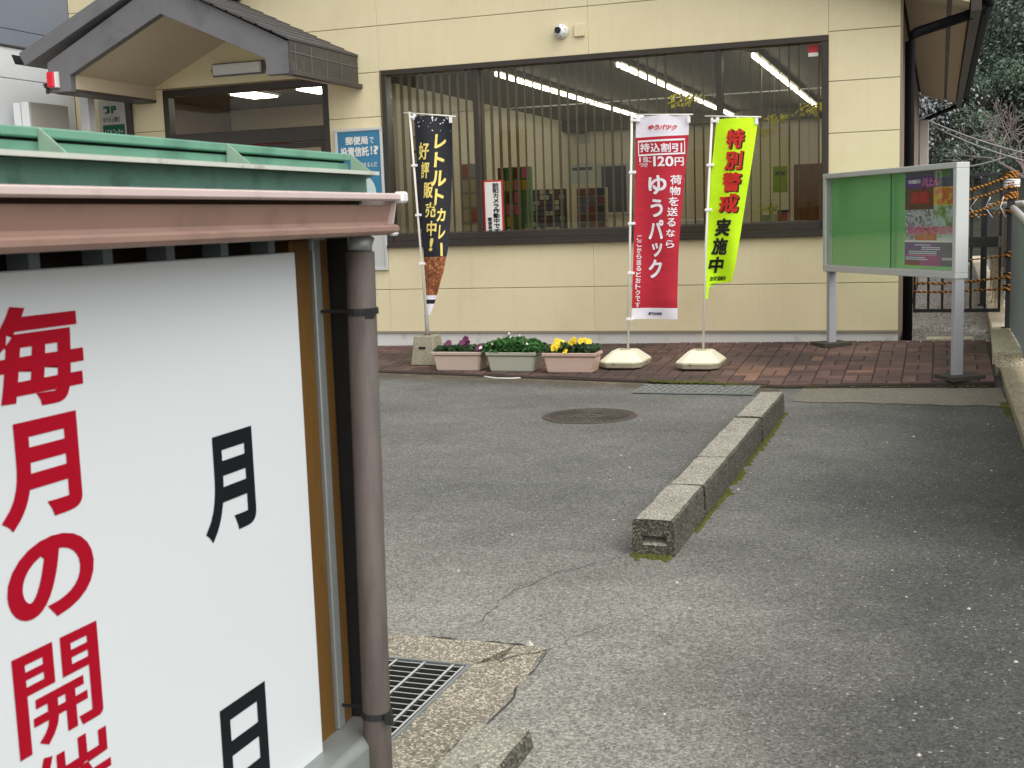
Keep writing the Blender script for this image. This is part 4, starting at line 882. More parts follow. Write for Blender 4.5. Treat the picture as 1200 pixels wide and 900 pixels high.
for ch, q in zip('ゆうパック', [[(-2.4844, 1.6193), (-2.3138, 1.7864)], [(-2.4685, 1.4167), (-2.3523, 1.5763)], [(-2.4919, 1.2182), (-2.3477, 1.3899)], [(-2.4633, 1.0598), (-2.3629, 1.1841)], [(-2.4985, 0.8672), (-2.3694, 1.0346)]]): pr(ch, q, .024)
for ch, q in zip('荷物を送るなら', [[(-2.2804, 1.6983), (-2.1788, 1.782)], [(-2.2858, 1.6041), (-2.1919, 1.6833)], [(-2.2951, 1.5097), (-2.2087, 1.5898)], [(-2.3121, 1.4192), (-2.2178, 1.4972)], [(-2.3136, 1.3279), (-2.2386, 1.4016)], [(-2.3229, 1.2366), (-2.2441, 1.303)], [(-2.3285, 1.1373), (-2.2533, 1.208)]]): pr(ch, q, .016)
for k, ch in enumerate('ここから送るとおトクです'):
    q = [[(-2.6005, 1.208), (-2.556, 1.2545)], [(-2.603, 1.1533), (-2.5585, 1.1999)], [(-2.6055, 1.0985), (-2.561, 1.1453)], [(-2.6081, 1.0436), (-2.5635, 1.0905)], [(-2.6106, 0.9886), (-2.566, 1.0357)], [(-2.6132, 0.9336), (-2.5685, 0.9808)], [(-2.6157, 0.8785), (-2.571, 0.9259)], [(-2.6183, 0.8233), (-2.5735, 0.8708)], [(-2.6208, 0.768), (-2.576, 0.8156)], [(-2.6234, 0.7126), (-2.5785, 0.7604)], [(-2.6259, 0.6572), (-2.5811, 0.7051)], [(-2.6285, 0.6017), (-2.5836, 0.6497)]][k]; pr(ch, q, .014)
mb.build('white_lettering', M['t_white'], fr_)
mb = MB()
for ch, q in zip('ゆうパック', [[(-2.4737, 2.1906), (-2.4239, 2.2335)], [(-2.4209, 2.1876), (-2.3713, 2.2304)], [(-2.3682, 2.1847), (-2.3188, 2.2275)], [(-2.3157, 2.1818), (-2.2665, 2.2245)], [(-2.2634, 2.1789), (-2.2144, 2.2215)]]): pr(ch, q, .03, .35)
mb.build('red_lettering', M['t_red'], fr_)
mb = MB(); q = [(-2.4937, 2.1639), (-2.2344, 2.1646)]; bar(mb, q[0], q[1], LT); q = [(-2.5207, 0.5289), (-2.3776, 0.5553)]; put_row(mb, 'JP日本郵便', (q[0][0], q[0][1], q[1][0], q[1][1]), LT, .02, True); mb.build('navy_lettering', M['t_navy'], fr_)
# lime
YY = 10.80; lx, ly, lz = (-2.0143, 10.845, 0.0591)
fl = empty('banner_flag', 'fluorescent lime banner with red and black lettering on a white pole', 'banner flag', (lx, YY, pave_z(lx, YY) + .012), 0, 'banner flags before the window')
weight(fl, .2, .27, 0)
flag_hw(fl, YY, [(-1.9966, 10.8, 0.1963), (-1.9621, 10.8, 1.134), (-1.8922, 10.8, 2.2594)], (-1.9547, 10.795, 2.2774), (-1.4678, 10.795, 2.2399), [(-1.9232, 1.853), (-1.9429, 1.4636), (-1.8739, 2.2291)], [(-1.8439, 2.2493), (-1.6662, 2.2388), (-1.5087, 2.2224)])
LL = [(-1.8514, 2.2424), (-1.8841, 1.9875), (-1.9209, 1.7307), (-1.9428, 1.471), (-1.9578, 1.1716), (-1.972, 0.9454), (-1.9814, 0.8014), (-1.9754, 0.6719)]; LR = [(-1.4941, 2.2287), (-1.5247, 2.0057), (-1.5632, 1.7521), (-1.6134, 1.4596), (-1.6682, 1.1268), (-1.6998, 0.9403), (-1.7308, 0.8279), (-1.9127, 0.8042), (-1.9474, 0.7705), (-1.9562, 0.6717)]
def fold_l(x, z): return .035 * math.sin((x + 1.9) * 9 + z * 1.3) + .06 * max(0, 1.7 - z) * math.sin((x + 1.95) * 16 + z)
bl = Banner(fl, YY, LL, LR, fold_l); bl.cloth(LL[-1][1], LL[0][1], M['f_lime'], 'banner_cloth', nv=60); LT = bl.lift
LQ = [[(-1.7647, 1.9852), (-1.6117, 2.1522)], [(-1.7814, 1.8022), (-1.6279, 1.9636)], [(-1.8095, 1.6149), (-1.6405, 1.7811)], [(-1.8414, 1.434), (-1.6642, 1.5981)]]
LB = [[(-1.8776, 1.2295), (-1.7369, 1.3859)], [(-1.9135, 1.0651), (-1.7685, 1.2153)], [(-1.9458, 0.9032), (-1.8116, 1.0477)]]
mb = MB(); LT = lambda x, z: bl.lift(x, z, .0035)
for ch, q in zip('特別警戒', LQ): put(mb, ch, (q[0][0] + .012, q[0][1] - .008, q[1][0] + .012, q[1][1] - .008), LT, .045, True, .12)
for ch, q in zip('実施中', LB): put(mb, ch, (q[0][0], q[0][1], q[1][0], q[1][1]), LT, .04, True, .2)
for k, ch in enumerate('防犯協議会'): q = [[(-1.9353, 0.8295), (-1.9074, 0.8715)], [(-1.9056, 0.8317), (-1.8777, 0.8737)], [(-1.8759, 0.8339), (-1.8481, 0.8759)], [(-1.8463, 0.8361), (-1.8186, 0.878)], [(-1.8167, 0.8383), (-1.7891, 0.8802)]][k]; put(mb, ch, (q[0][0], q[0][1], q[1][0], q[1][1]), LT, .02, True, .2)
mb.build('black_lettering', M['t_black'], fl)
mb = MB(); LT = lambda x, z: bl.lift(x, z, .006)
for ch, q in zip('特別警戒', LQ): put(mb, ch, (q[0][0], q[0][1], q[1][0], q[1][1]), LT, .034, True, .12)
mb.build('red_lettering', M['t_red'], fl)
# black
YK = 10.98; kx_, ky_, kz_ = (-4.7839, 10.9822, 0.0369)
fk = empty('banner_flag', 'narrow black banner with gold lettering on a concrete block base', 'banner flag', (-4.7608, YK, pave_z(-4.87, YK) + .012), 0, 'banner flags before the window')
mb = MB(); mb.hexa([(-.135, -.14, 0), (.13, -.14, 0), (.13, .14, 0), (-.135, .14, 0)], [(-.105, -.1, .29), (.10, -.1, .29), (.10, .1, .29), (-.105, .1, .29)]); mb.build('concrete_base', M['block'], fk, .012)
MB().box(-.045, .025, -.128, -.10, .165, .185).build('base_slot', M['dark'], fk)
mb = MB(); mb.tube([(0, 0, .288), (0, 0, .296)], .035, 12); mb.build('rust_collar', M['wood'], fk)
o = Vector(fk.location); mb = MB(); mb.tube([Vector((0, 0, .2)), Vector((-4.764, 10.98, 0.5452)) - o], .019, 10); mb.build('pole_stub', M['grey'], fk, 0, True)
flag_hw(fk, YK, [(-4.7655, 10.98, 0.5116), (-4.8044, 10.98, 1.43), (-4.8478, 10.98, 2.5021)], (-4.9089, 10.975, 2.4973), (-4.3695, 10.975, 2.429), [(-4.8275, 1.9894), (-4.8096, 1.5127), (-4.791, 1.0397), (-4.8235, 2.4481)], [(-4.8001, 2.4669), (-4.6182, 2.44), (-4.4247, 2.4166)])
KL = [(-4.8009, 2.4508), (-4.7938, 1.9389), (-4.781, 1.4458), (-4.7687, 1.0309), (-4.7576, 0.7802), (-4.7552, 0.5368)]; KR = [(-4.4197, 2.4323), (-4.446, 1.9233), (-4.4804, 1.4364), (-4.5108, 1.1497), (-4.5512, 0.9437), (-4.6227, 0.7535), (-4.6835, 0.6119), (-4.7188, 0.5365)]
def fold_k(x, z): return .04 * math.sin((x + 4.9) * 14 + z * .8) + .04 * max(0, 1.2 - z) * math.sin((x + 4.9) * 30)
bk = Banner(fk, YK, KL, KR, fold_k); zz = [KL[0][1]] + [1.1041, 0.7294, 0.6875, 0.6456] + [KL[-1][1]]
for k, (mm, nm) in enumerate((('f_black', 'banner_cloth'), ('food', 'printed_bowl_photo'), ('f_white', 'printed_bowl_rim'), ('f_black', 'printed_shadow'), ('f_white', 'banner_hem'))): bk.cloth(zz[k + 1], zz[k], M[mm], nm, nv=(30, 10, 3, 3, 4)[k])
LT = lambda x, z: bk.lift(x, z, .0045); mb = MB()
for ch, q in zip('レトルトカレー', [[(-4.5918, 2.1404), (-4.4926, 2.2746)], [(-4.5998, 1.9626), (-4.5134, 2.1042)], [(-4.6304, 1.7809), (-4.5034, 1.9299)], [(-4.6065, 1.615), (-4.5288, 1.7564)], [(-4.5918, 1.444), (-4.5192, 1.5685)], [(-4.5814, 1.2751), (-4.5262, 1.4091)]]): put(mb, ch, (q[0][0], q[0][1], q[1][0], q[1][1]), LT, .03, True, .1)
q = [(-4.5708, 1.1097), (-4.5517, 1.2372)]; bar(mb, q[0], q[1], LT)
for ch, q in zip('好評販売中', [[(-4.7557, 2.039), (-4.6469, 2.2023)], [(-4.739, 1.8589), (-4.6509, 2.0178)], [(-4.7208, 1.67), (-4.6212, 1.8254)], [(-4.7114, 1.4848), (-4.6014, 1.6287)], [(-4.706, 1.3073), (-4.6023, 1.4509)]]): put(mb, ch, (q[0][0], q[0][1], q[1][0], q[1][1]), LT, .022, True, .1)
q = [(-4.6811, 1.1619), (-4.6439, 1.285)]; put(mb, '!', (q[0][0], q[0][1], q[1][0], q[1][1]), LT, .03, True, .2)
mb.build('gold_lettering', M['t_gold'], fk)
mb = MB(); rk = random.Random(9)
for _ in range(26):
    px_ = rk.uniform(0, 1); x = KL[0][0] + .02 + (KR[0][0] - KL[0][0] - .04) * px_; z = KL[0][1] - .02 - rk.random() * .13; s = rk.uniform(.003, .009); mb.add([LT(x - s, z), LT(x, z - s), LT(x + s, z), LT(x, z + s)], [(0, 1, 2, 3)])
mb.build('printed_dots', M['t_white'], fk)

# ------------------------------------------------------------------ planters
def planter(px_c, y, wid, m, label):
    x = px_c; z = pave_z(x, y + .1) + .012; e = empty('planter', label, 'planter', (x, y, z), 0, 'planters on the brick pavement'); w = wid / 2; h = .185; dep = .24
    def rect(a, b0, b1, zz): return [(-a, b0, zz), (a, b0, zz), (a, b1, zz), (-a, b1, zz)]
    mb = MB(); mb.hexa(rect(w * .86, .02, dep - .02, 0), rect(w * .965, .004, dep - .004, h - .03)); mb.build('tub', m, e, .012, False, 2)
    mb = MB(); o0, i0 = rect(w, -.008, dep + .008, h - .032), rect(w - .022, .014, dep - .014, h - .032); o1, i1 = rect(w + .004, -.012, dep + .012, h), rect(w - .022, .014, dep - .014, h)
    mb.add(o0 + i0 + o1 + i1, [(k, (k + 1) % 4, 8 + (k + 1) % 4, 8 + k) for k in range(4)] + [(8 + k, 8 + (k + 1) % 4, 12 + (k + 1) % 4, 12 + k) for k in range(4)] + [(12 + k, 12 + (k + 1) % 4, 4 + (k + 1) % 4, 4 + k) for k in range(4)] + [(4 + k, 4 + (k + 1) % 4, (k + 1) % 4, k) for k in range(4)])
    mb.build('rim', m, e, .005)
    mb = MB().box(-w + .023, w - .023, .015, dep - .015, h - .034, h - .02); mb.build('soil', M['soil'], e); return e, w, h, dep, z
def foliage(name, label, e, w, h, dep, mleaf, hgt, n, seed, cat='plants', over=.0):
    r = random.Random(seed); p = empty(name, label, cat, (e.location.x, e.location.y + dep / 2, e.location.z + h - .02)); mb = MB()
    for _ in range(n):
        x = r.uniform(-w - over, w + over) * .97; y = r.uniform(-dep / 2 - over * .5, dep / 2) * .95; top = hgt * (.55 + .45 * noise.noise((x * 9, y * 9, seed)) + .25) * (1 - .35 * (abs(x) / w) ** 3); z = top * (r.random() ** .6) + .012
        s = r.uniform(.016, .032); d = Vector((r.gauss(0, .6), r.gauss(-.25, .6), r.uniform(.3, 1))).normalized(); a = r.uniform(0, 6.28); u = (d.orthogonal().normalized() * math.cos(a) + d.cross(d.orthogonal().normalized()) * math.sin(a)); v = d.cross(u); q = Vector((x, y, z))
        mb.add([q - u * s, q - v * s * .55 + d * s * .3, q + u * s * 1.1 - d * s * .3, q + v * s * .55 + d * s * .3], [(0, 1, 2), (0, 2, 3)])
    stuff(mb.build('foliage', mleaf, p)); mb = MB()
    for _ in range(14): x = r.uniform(-w, w) * .8; y = r.uniform(-.07, .07); mb.tube([(x, y, 0), (x + r.uniform(-.03, .03), y - .01, hgt * .7)], .003, 4)
    mb.build('stems', M['leaf_dark'], p); return p
_pm = {}
def pansy(p, x, y, z, s, m, name='flower', eye=None):
    k = (m.name, round(s, 3))
    if k not in _pm:
        mb = MB(); 
        for a in (90, 30, 150, 215, 325):
            t = math.radians(a); c = Vector((math.cos(t), -.15, math.sin(t))) * s * .5; ringp = [c + Vector((math.cos(q * 1.047) * s * .52, -.1 * s * math.cos(q * 2), math.sin(q * 1.047) * s * .52)) for q in range(6)]; mb.add(ringp, [tuple(range(6))])
        o = mb.build(name, m, p); _pm[k] = o.data
    else: o = link(name, _pm[k], p)
    o.location = (x, y, z); o.rotation_euler = (random.uniform(-.7, .1), random.uniform(-.3, .3), random.uniform(-.6, .6)); return o
x0, y0 = (-4.5387, 10.5739); 
e, w, h, dp, z = planter(-4.3189 + .03, 10.5507, .50, M['tub_beige'], 'beige planter with purple pansies beside the concrete banner base')
p = foliage('pansy_plants', 'low dark green pansy plants with a few purple flowers', e, w, h, dp, M['leaf_dark'], .075, 420, 3)
for (x, y, zz, s) in ((-.085, -.09, .10, .034), (.05, -.08, .105, .036), (.085, -.06, .13, .036), (.06, -.03, .135, .034), (.105, -.07, .10, .032), (.22, -.1, .05, .03), (.235, -.08, .07, .03), (.2, -.09, .045, .026)): pansy(p, x, y, zz, s, M['pan_purple'])
pansy(p, .245, -.105, .06, .02, M['pan_white'])
e, w, h, dp, z = planter(-3.7203 - .01, 10.5049, .49, M['tub_grey'], 'grey green planter overflowing with bright green leaves, middle of the three')
p = foliage('leafy_plants', 'dense bright green leafy plants with tiny white flowers', e, w, h, dp, M['leaf'], .15, 1500, 5, over=.035)
for (x, y, zz) in ((-.17, -.13, .1), (.17, -.13, .1), (.0, -.1, .16), (-.03, -.05, .19), (.08, -.07, .17), (-.2, -.1, .05)): pansy(p, x, y, zz, .012, M['pan_white'])
e, w, h, dp, z = planter(-3.1504 + .0, 10.4405, .50, M['tub_pink'], 'pinkish planter with yellow pansies, right of the green one')
p = foliage('pansy_plants', 'dark green pansy plants with clustered yellow flowers', e, w, h, dp, M['leaf_dark'], .095, 520, 8)
for (x, y, zz, s) in ((-.14, -.1, .06, .036), (-.1, -.1, .085, .038), (-.075, -.08, .11, .036), (-.15, -.09, .085, .03), (-.12, -.07, .12, .034), (.03, -.06, .12, .036), (.005, -.07, .10, .03), (.045, -.08, .135, .03), (.10, -.04, .12, .034), (.13, -.03, .125, .03), (.17, -.03, .115, .03), (-.03, -.12, .035, .03)): pansy(p, x, y, zz, s, M['pan_yellow'])
cb = MB(); cb.tube([(-4.0641, 10.493, 0.006), (-3.9401, 10.4116, 0.006), (-3.8063, 10.321, 0.006), (-3.6578, 10.3217, 0.006), (-3.5617, 10.377, 0.006)], .007, 6)
o = tag(cb.build('white_wire', M['pole'], None, 0, True), 'thin white wire lying on the ground before the middle planter', 'wire')

# ------------------------------------------------------------------ roofed bulletin case
ang = math.atan2(-1.6401000000000003, 1.125); LB_ = 1.9888572120692831
bb = empty('bulletin_case', 'glazed aluminium notice case with green backing on two posts', 'notice case', (-1.0053, 11.8542, 0), ang)
z0, z1 = .855, 1.762; xa, xb = -.03, LB_ + .035; D0, D1 = -.03, .09
ring_frame(xa, xb, z0, z1, .045, D0, D1).build('case_frame', mat('case_frame_aluminium', lin(190, 193, 190), .5, .06, 10, .06, 60), bb, .004)
MB().box(xa + .044, xb - .044, D0 + .075, D0 + .09, z0 + .044, z1 - .044).build('backing_board', M['green_board'], bb)
MB().box(xa + .044, xb - .044, D0 + .001, D0 + .074, z0 + .0455, z0 + .06).build('sliding_rail', M['alu'], bb)
xm = 1.0499
MB().box(xa + .045, xm + .05, D0 + .02, D0 + .025, z0 + .06, z1 - .046).build('glass_pane', M['glass2'], bb); MB().box(xm, xb - .045, D0 + .035, D0 + .04, z0 + .06, z1 - .046).build('glass_pane', M['glass2'], bb)
MB().box(xm + .036, xm + .05, D0 + .0165, D0 + .0195, z0 + .06, z1 - .046).build('pane_edge', M['c_dkgreen'], bb)
MB().box(-.025, .030, .01, .085, pave_z(-1, 11.85) + .02, z0 - .001).build('post', M['case_post'], bb, .003); MB().box(LB_ - .018, LB_ + .030, -.022, .062, .06, z0 - .001).build('post', M['case_post'], bb, .003)
for x, zz in ((0, pave_z(-1, 11.85) + .005), (LB_, pave_z(.1, 10.2) + .005)): MB().box(x - .13, x + .13, -.10, .20, zz, zz + .045).build('foot_block', mat('mossy_foot_block', lin(66, 63, 54), .95, .25, 20, .5, 60), bb, .006)
# poster in it
def_ = D1 - .04
pa, pb, pz0, pz1 = 1.2192, LB_ - .04, 0.9448 + .0, 1.7116
ps = empty('event_poster', 'colourful festival poster pinned in the notice case', 'poster', (0, 0, 0)); ps.location = bb.location; ps.rotation_euler = bb.rotation_euler
pw, ph = pb - pa, pz1 - pz0; PY = D0 + .0745
MB().box(pa, pb, PY - .001, PY, pz0, pz1).build('sheet', M['c_slate'], ps)
def blk(name, u0, u1, v0, v1, m, k): MB().box(pa + pw * u0, pa + pw * u1, PY - .002 - .0004 * k, PY - .0012, pz1 - ph * v1, pz1 - ph * v0).build(name, M[m], ps)
def mottled(name, cols, sc):
    m = NT(name); m.color(m.ramp(m.noise(sc, 5, .7), [(.3 + .13 * k, lin(*c)) for k, c in enumerate(cols)])); m.set('Roughness', .5); return m.m
M['ph_a'] = mottled('printed_photo_lanterns', [(44, 30, 22), (120, 52, 34), (92, 70, 40), (60, 52, 40)], 14); M['ph_b'] = mottled('printed_photo_crowd', [(40, 40, 44), (120, 122, 124), (210, 214, 216), (70, 66, 60)], 26)
M['ph_c'] = mottled('printed_photo_garden', [(150, 176, 170), (190, 208, 204), (122, 150, 60), (96, 120, 50)], 11); M['ph_d'] = mottled('printed_photo_fire', [(60, 54, 50), (160, 80, 36), (204, 112, 40), (120, 128, 124)], 16)
blk('printed_band', 0, .55, .05, .17, 'c_purple', 0); blk('printed_band', .55, 1, 0, .17, 'c_slate', 0); blk('printed_band', .55, .85, 0, .07, 'c_green', 1)
blk('printed_photo', 0, .55, .17, .40, 'ph_a', 0); blk('printed_photo', .55, 1, .17, .36, 'c_yellow', 0); blk('printed_photo', 0, .55, .40, .66, 'ph_b', 0); blk('printed_photo', .55, 1, .36, .70, 'ph_c', 0); blk('printed_photo', .2, .62, .60, .73, 'ph_d', 1); blk('printed_photo', 0, .2, .66, .73, 'ph_b', 0); blk('printed_photo', .62, 1, .70, .73, 'c_pale', 0)
blk('printed_band', 0, 1, .73, .75, 'c_white', 1); blk('printed_band', 0, .66, .75, .96, 'c_purple', 0); blk('printed_band', .3, .7, .90, 1, 'c_magenta', 1); blk('printed_band', 0, .3, .95, 1, 'c_maroon', 0)
for (u0, u1, v) in ((.2, .5, .775), (.33, .68, .80), (.33, .68, .82), (.08, .62, .845), (.08, .62, .865), (.04, .62, .885), (.02, .4, .91), (.02, .45, .93), (.72, .98, .91), (.72, .98, .925)): blk('printed_line', u0, u1, v, v + .010, 'c_pale' if v != .885 else 'c_pink', 2)
mb = MB(); lf = lambda x, z: (x, PY - .0042, z)
def prow(mb, t, u0, u1, v0, v1, off, sh=0): put_row(mb, t, (pa + pw * u0, pz1 - ph * v1, pa + pw * u1, pz1 - ph * v0), lf, off, True, sh)
prow(mb, '川上ん', .33, .66, .065, .155, .05, .2); prow(mb, 'るまいの広場', .05, .98, .575, .665, .05); mb.build('pink_lettering', M['c_pink'], ps)
mb = MB(); prow(mb, 'あま', .12, .48, .2, .34, .07); mb.build('red_lettering', M['c_red'], ps); mb = MB(); prow(mb, 'つり', .58, .96, .18, .35, .07); mb.build('orange_lettering', M['c_orange'], ps); mb = MB(); prow(mb, '第一回', .06, .3, .08, .12, .03); mb.build('white_lettering', M['c_white'], ps)

# ------------------------------------------------------------------ right boundary: footing, fence, gravel, gate
gv = MB(); pts = [(X_R + .03, FY + .02), (.50, FY + .02), (.55, 14), (.62, 20), (.7, 30), (X_R + .03, 30)]
gv.add([(x, y, .135) for x, y in pts], [tuple(range(6))]); struct(gv.build('gravel_path', M['gravel']))
rg = random.Random(13); mb = MB()
for _ in range(1500):
    y = FY + .06 + 9 * rg.random() ** 1.6; x = rg.uniform(X_R + .06, .5 + .018 * (y - 12)); s = rg.uniform(.014, .03)
    mb.add([(x + s * math.cos(a) * rg.uniform(.7, 1.2), y + s * math.sin(a) * rg.uniform(.7, 1.2), .135) for a in (0, 1.5, 3.1, 4.6)] + [(x, y, .135 + s * .7)], [(0, 1, 4), (1, 2, 4), (2, 3, 4), (3, 0, 4)])
stuff(mb.build('gravel', mat('gravel_stone', lin(146, 143, 136), .95, .4, 40), None))
o = tag(MB().box(X_R + .02, .47, FY - .03, FY + .02, -.02, .165).build('edging_strip', M['footing'], None, .006), 'low pale concrete edging between the brick pavement and gravel', 'edging')
o = tag(MB().box(-0.1163, 0.3144, 12.2, 12.36, .12, .185).build('concrete_slab', M['footing'], None, .008), 'flat pale concrete slab lying on the gravel behind the case', 'slab')
ft = empty('boundary_footing', 'stepped concrete boundary footing at the right edge', 'footing', (.5, 10, 0))
mb = MB(); mb.prism([(.47, 2), (1.0, 2), (1.0, 10.9), (.485, 10.9)], lambda x, y: (x - .5, y - 10, -.05), lambda x, y: (x - .5, y - 10, .075)); mb.build('low_footing', M['lowfoot'], ft, .008)
mb = MB(); mb.prism([(.43, 10.9), (.70, 10.9), (.76, 14), (1.0, 32), (.72, 32), (.60, 20), (.50, 13.4)], lambda x, y: (x - .5, y - 10, -.05), lambda x, y: (x - .5, y - 10, .205)); mb.build('high_footing', M['footing'], ft, .012)
# fence of upright sheets with a pipe rail
fe = empty('sheet_fence', 'grey blue ribbed steel sheet fence with white top rail on the right', 'fence', (.67, 11, 0))
y = 12.9; k = 0
while y > 5.5:
    mb = MB(); zt = 1.36 - (12.9 - y) * .05; prof = [(0, 0), (.012, .02), (.012, .10), (0, .12), (0, .2)]
    pts = []; 
    for j in range(3):
        for (dx, dy) in prof[:-1]: pts.append((dx, -(j * .2 + dy)))
    pts.append((0, -.6)); n = len(pts); zb = .215 if y > 11.4 else .16
    vs = [(-.0 + p[0] * -1, y - 11 + p[1], zb) for p in pts] + [(-.0 + p[0] * -1, y - 11 + p[1], zt) for p in pts] + [(.006 - p[0], y - 11 + p[1], zb) for p in pts] + [(.006 - p[0], y - 11 + p[1], zt) for p in pts]
    mb.add(vs, [(q, q + 1, n + q + 1, n + q) for q in range(n - 1)] + [(2 * n + q, 3 * n + q, 3 * n + q + 1, 2 * n + q + 1) for q in range(n - 1)]); mb.build('fence_sheet', M['fence'], fe); y -= .605; k += 1
mb = MB(); mb.tube([(0, 1.93, 1.385), (0, -5.5, 1.01)], .032, 10); mb.build('top_rail', M['white'], fe, 0, True)
for yy in (12.6, 11.2, 9.8, 8.4, 7.0): MB().box(.012, .06, yy - 11 - .025, yy - 11 + .025, .07, 1.3 - (12.9 - yy) * .05).build('fence_post', M['steel'], fe)
f2 = empty('far_sheet_fence', 'darker grey sheet fence with white rail running on behind the gate', 'fence', (.8, 14, 0))
for k in range(10):
    ya = 13.35 + k * 1.5; xa_ = .80 + (ya - 13.35) * .012; MB().box(xa_ - .8, xa_ - .78, ya - 14, ya + 1.44 - 14, .42, 1.36).build('fence_sheet', M['grey'], f2); MB().box(xa_ - .83, xa_ - .77, ya + 1.44 - 14, ya + 1.5 - 14, .2, 1.42).build('fence_post', M['steel'], f2)
mb = MB(); mb.tube([(0, -.6, 1.43), (.18, 14.5, 1.43)], .03, 8); mb.build('top_rail', M['white'], f2, 0, True)
# gate
GY = 13.0; gx0, gx1 = -.25, .575
gt = empty('black_gate', 'black steel bar gate closing the side path', 'gate', (gx0, GY, .135))
zb, zt = .365, 1.74
def gp_(x0, x1, z0, z1, nm, t=.018): MB().box(x0 - gx0, x1 - gx0, -t, t, z0 - .135, z1 - .135).build(nm, M['black'], gt, .003)
gp_(gx0, gx1, zb, zb + .035, 'rail'); gp_(gx0, gx1, zt - .035, zt, 'rail'); gp_(gx0 + .03, gx1 - .03, 1.01, 1.115, 'lock_rail', .022)
nb_ = 7
for k in range(nb_):
    x = gx0 + .012 + k * (gx1 - gx0 - .024) / (nb_ - 1); gp_(x - .012, x + .012, zb + .036, 1.009, 'bar', .012); gp_(x - .012, x + .012, 1.116, zt - .036, 'bar', .012)
gp_o = empty('gate_post', 'black square gate post on the footing wrapped in striped rope', 'post', (.655, GY, .2)); MB().box(-.035, .035, -.035, .035, 0, 1.47).build('shaft', M['black'], gp_o, .004); MB().box(-.04, .04, -.04, .04, 1.471, 1.50).build('cap', M['black'], gp_o, .004); MB().box(-.07, .07, -.07, .07, 0, .012).build('foot_plate', M['black'], gp_o)
gq = empty('gate_post', 'black square gate post at the corner of the cream building', 'post', (-.297, GY, .13)); MB().box(-.03, .03, -.03, .03, 0, 1.6).build('shaft', M['black'], gq, .004); MB().box(-.035, .035, -.035, .035, 1.601, 1.62).build('cap', M['black'], gq, .004)
rp2 = random.Random(17)
def rope(za, zb_, sag, label, wrap=True, r=.011):
    e = empty('striped_rope', label, 'rope', (.655, GY - .05, za), 0, 'black and orange striped ropes tied across the gate'); mb = MB(); pth = []
    for k in range(13):
        t = k / 12; pth.append((-.9 * t, .0 + .01 * math.sin(t * 9), (zb_ - za) * t - sag * 4 * t * (1 - t) + rp2.uniform(-.004, .004)))
    mb.tube(pth, r, 6); mb.build('rope_span', M['rope'], e, 0, True)
    mb = MB(); mb.tube([(.055 * math.cos(q * .7), .05 + .055 * math.sin(q * .7), -.03 + q * .0025) for q in range(28)], r * .9, 6); mb.build('knot', M['rope'], e, 0, True)
rope(1.70, 1.45, .02, 'striped rope tied highest, sloping down from the gate post top', r=.016); rope(1.60, 1.42, .04, 'second striped rope from the top of the gate', r=.012); rope(1.50, 1.30, .07, 'third striped rope, thickly wound, above the middle of the gate', r=.016); rope(1.36, 1.30, .02, 'thin striped rope just above the lock rail of the gate', r=.008); rope(.93, .88, .02, 'thin striped rope just below the lock rail of the gate', r=.008); rope(.72, .66, .02, 'striped rope near the bottom bars of the gate', r=.012); rope(.60, .58, .01, 'lowest striped rope above the bottom rail of the gate', r=.011)
e = empty('pale_rope_bundle', 'bundle of pale rope tied round the gate post top', 'rope', (.655, GY - .02, 1.60)); 
for q in range(4): mb = MB(); mb.tube([(.07 * math.cos(t * .6 + q), .03 + .06 * math.sin(t * .6 + q), .02 * q + .006 * math.sin(t)) for t in range(11)], .012, 6); mb.build('rope_loop', M['tab'], e, 0, True)
for q in range(3): mb = MB(); mb.tube([(-.07 - .12 * q, -.03, -.1), (-.1 - .14 * q, -.03, -.2), (-.05 - .12 * q, -.03, -.3)], .006, 5); mb.build('rope_end', M['tab'], e, 0, True)
# things down the path
for k, (x, y, h) in enumerate(((.66, 15.2, .5), (.68, 16.4, .42), (.70, 17.8, .55))):
    e = empty('concrete_post', 'short pale concrete post ' + ('nearest behind the gate', 'second behind the gate', 'farthest behind the gate')[k], 'post', (x, y, .2), 0, 'concrete posts along the path'); MB().box(-.05, .05, -.05, .05, 0, h).build('shaft', M['footing'], e, .006); MB().box(-.06, .06, -.06, .06, 0, .05).build('foot', M['footing'], e, .004)

# ------------------------------------------------------------------ notice shed in the foreground (local x = towards the road, y = along the roof)
SA = 0.011677232777435933
sh = empty('notice_shed', 'low wooden notice shed with green sheet roof and brown gutter', 'shed', (0, 0, 0), -SA)
def s_(mb, name, m, bevel=0, smooth=False, parent=None): return mb.build(name, m, parent or sh, bevel, smooth)
SE = 2.238                                              # far end of the roof
Y0 = -.9
# gutter: half box with rolled lips
gp0 = [(-1.115, 1.478), (-1.115, 1.402), (-1.045, 1.402), (-1.026, 1.4045), (-1.021, 1.410), (-1.021, 1.4175), (-1.026, 1.4215), (-1.044, 1.4225), (-1.046, 1.428), (-1.038, 1.456), (-1.036, 1.4595), (-1.044, 1.4595), (-1.062, 1.412), (-1.105, 1.412), (-1.105, 1.478)]
g_ = MB().prism(gp0, lambda x, z: (x, Y0, z), lambda x, z: (x, 2.17, z)); gut_o = s_(g_, 'gutter', M['gutter'])
s_(MB().prism([(-1.0225, 1.4815), (-1.0165, 1.4785), (-1.0165, 1.4705), (-1.0215, 1.4672), (-1.040, 1.4672), (-1.040, 1.4815)], lambda x, z: (x, Y0, z), lambda x, z: (x, 2.172, z)), 'gutter_lip', M['gutter_lip'], parent=gut_o)
s_(MB().box(-1.012, -1.032, 2.172, 2.20, 1.463, 1.485), 'gutter_cap', M['white'], .004, parent=gut_o)
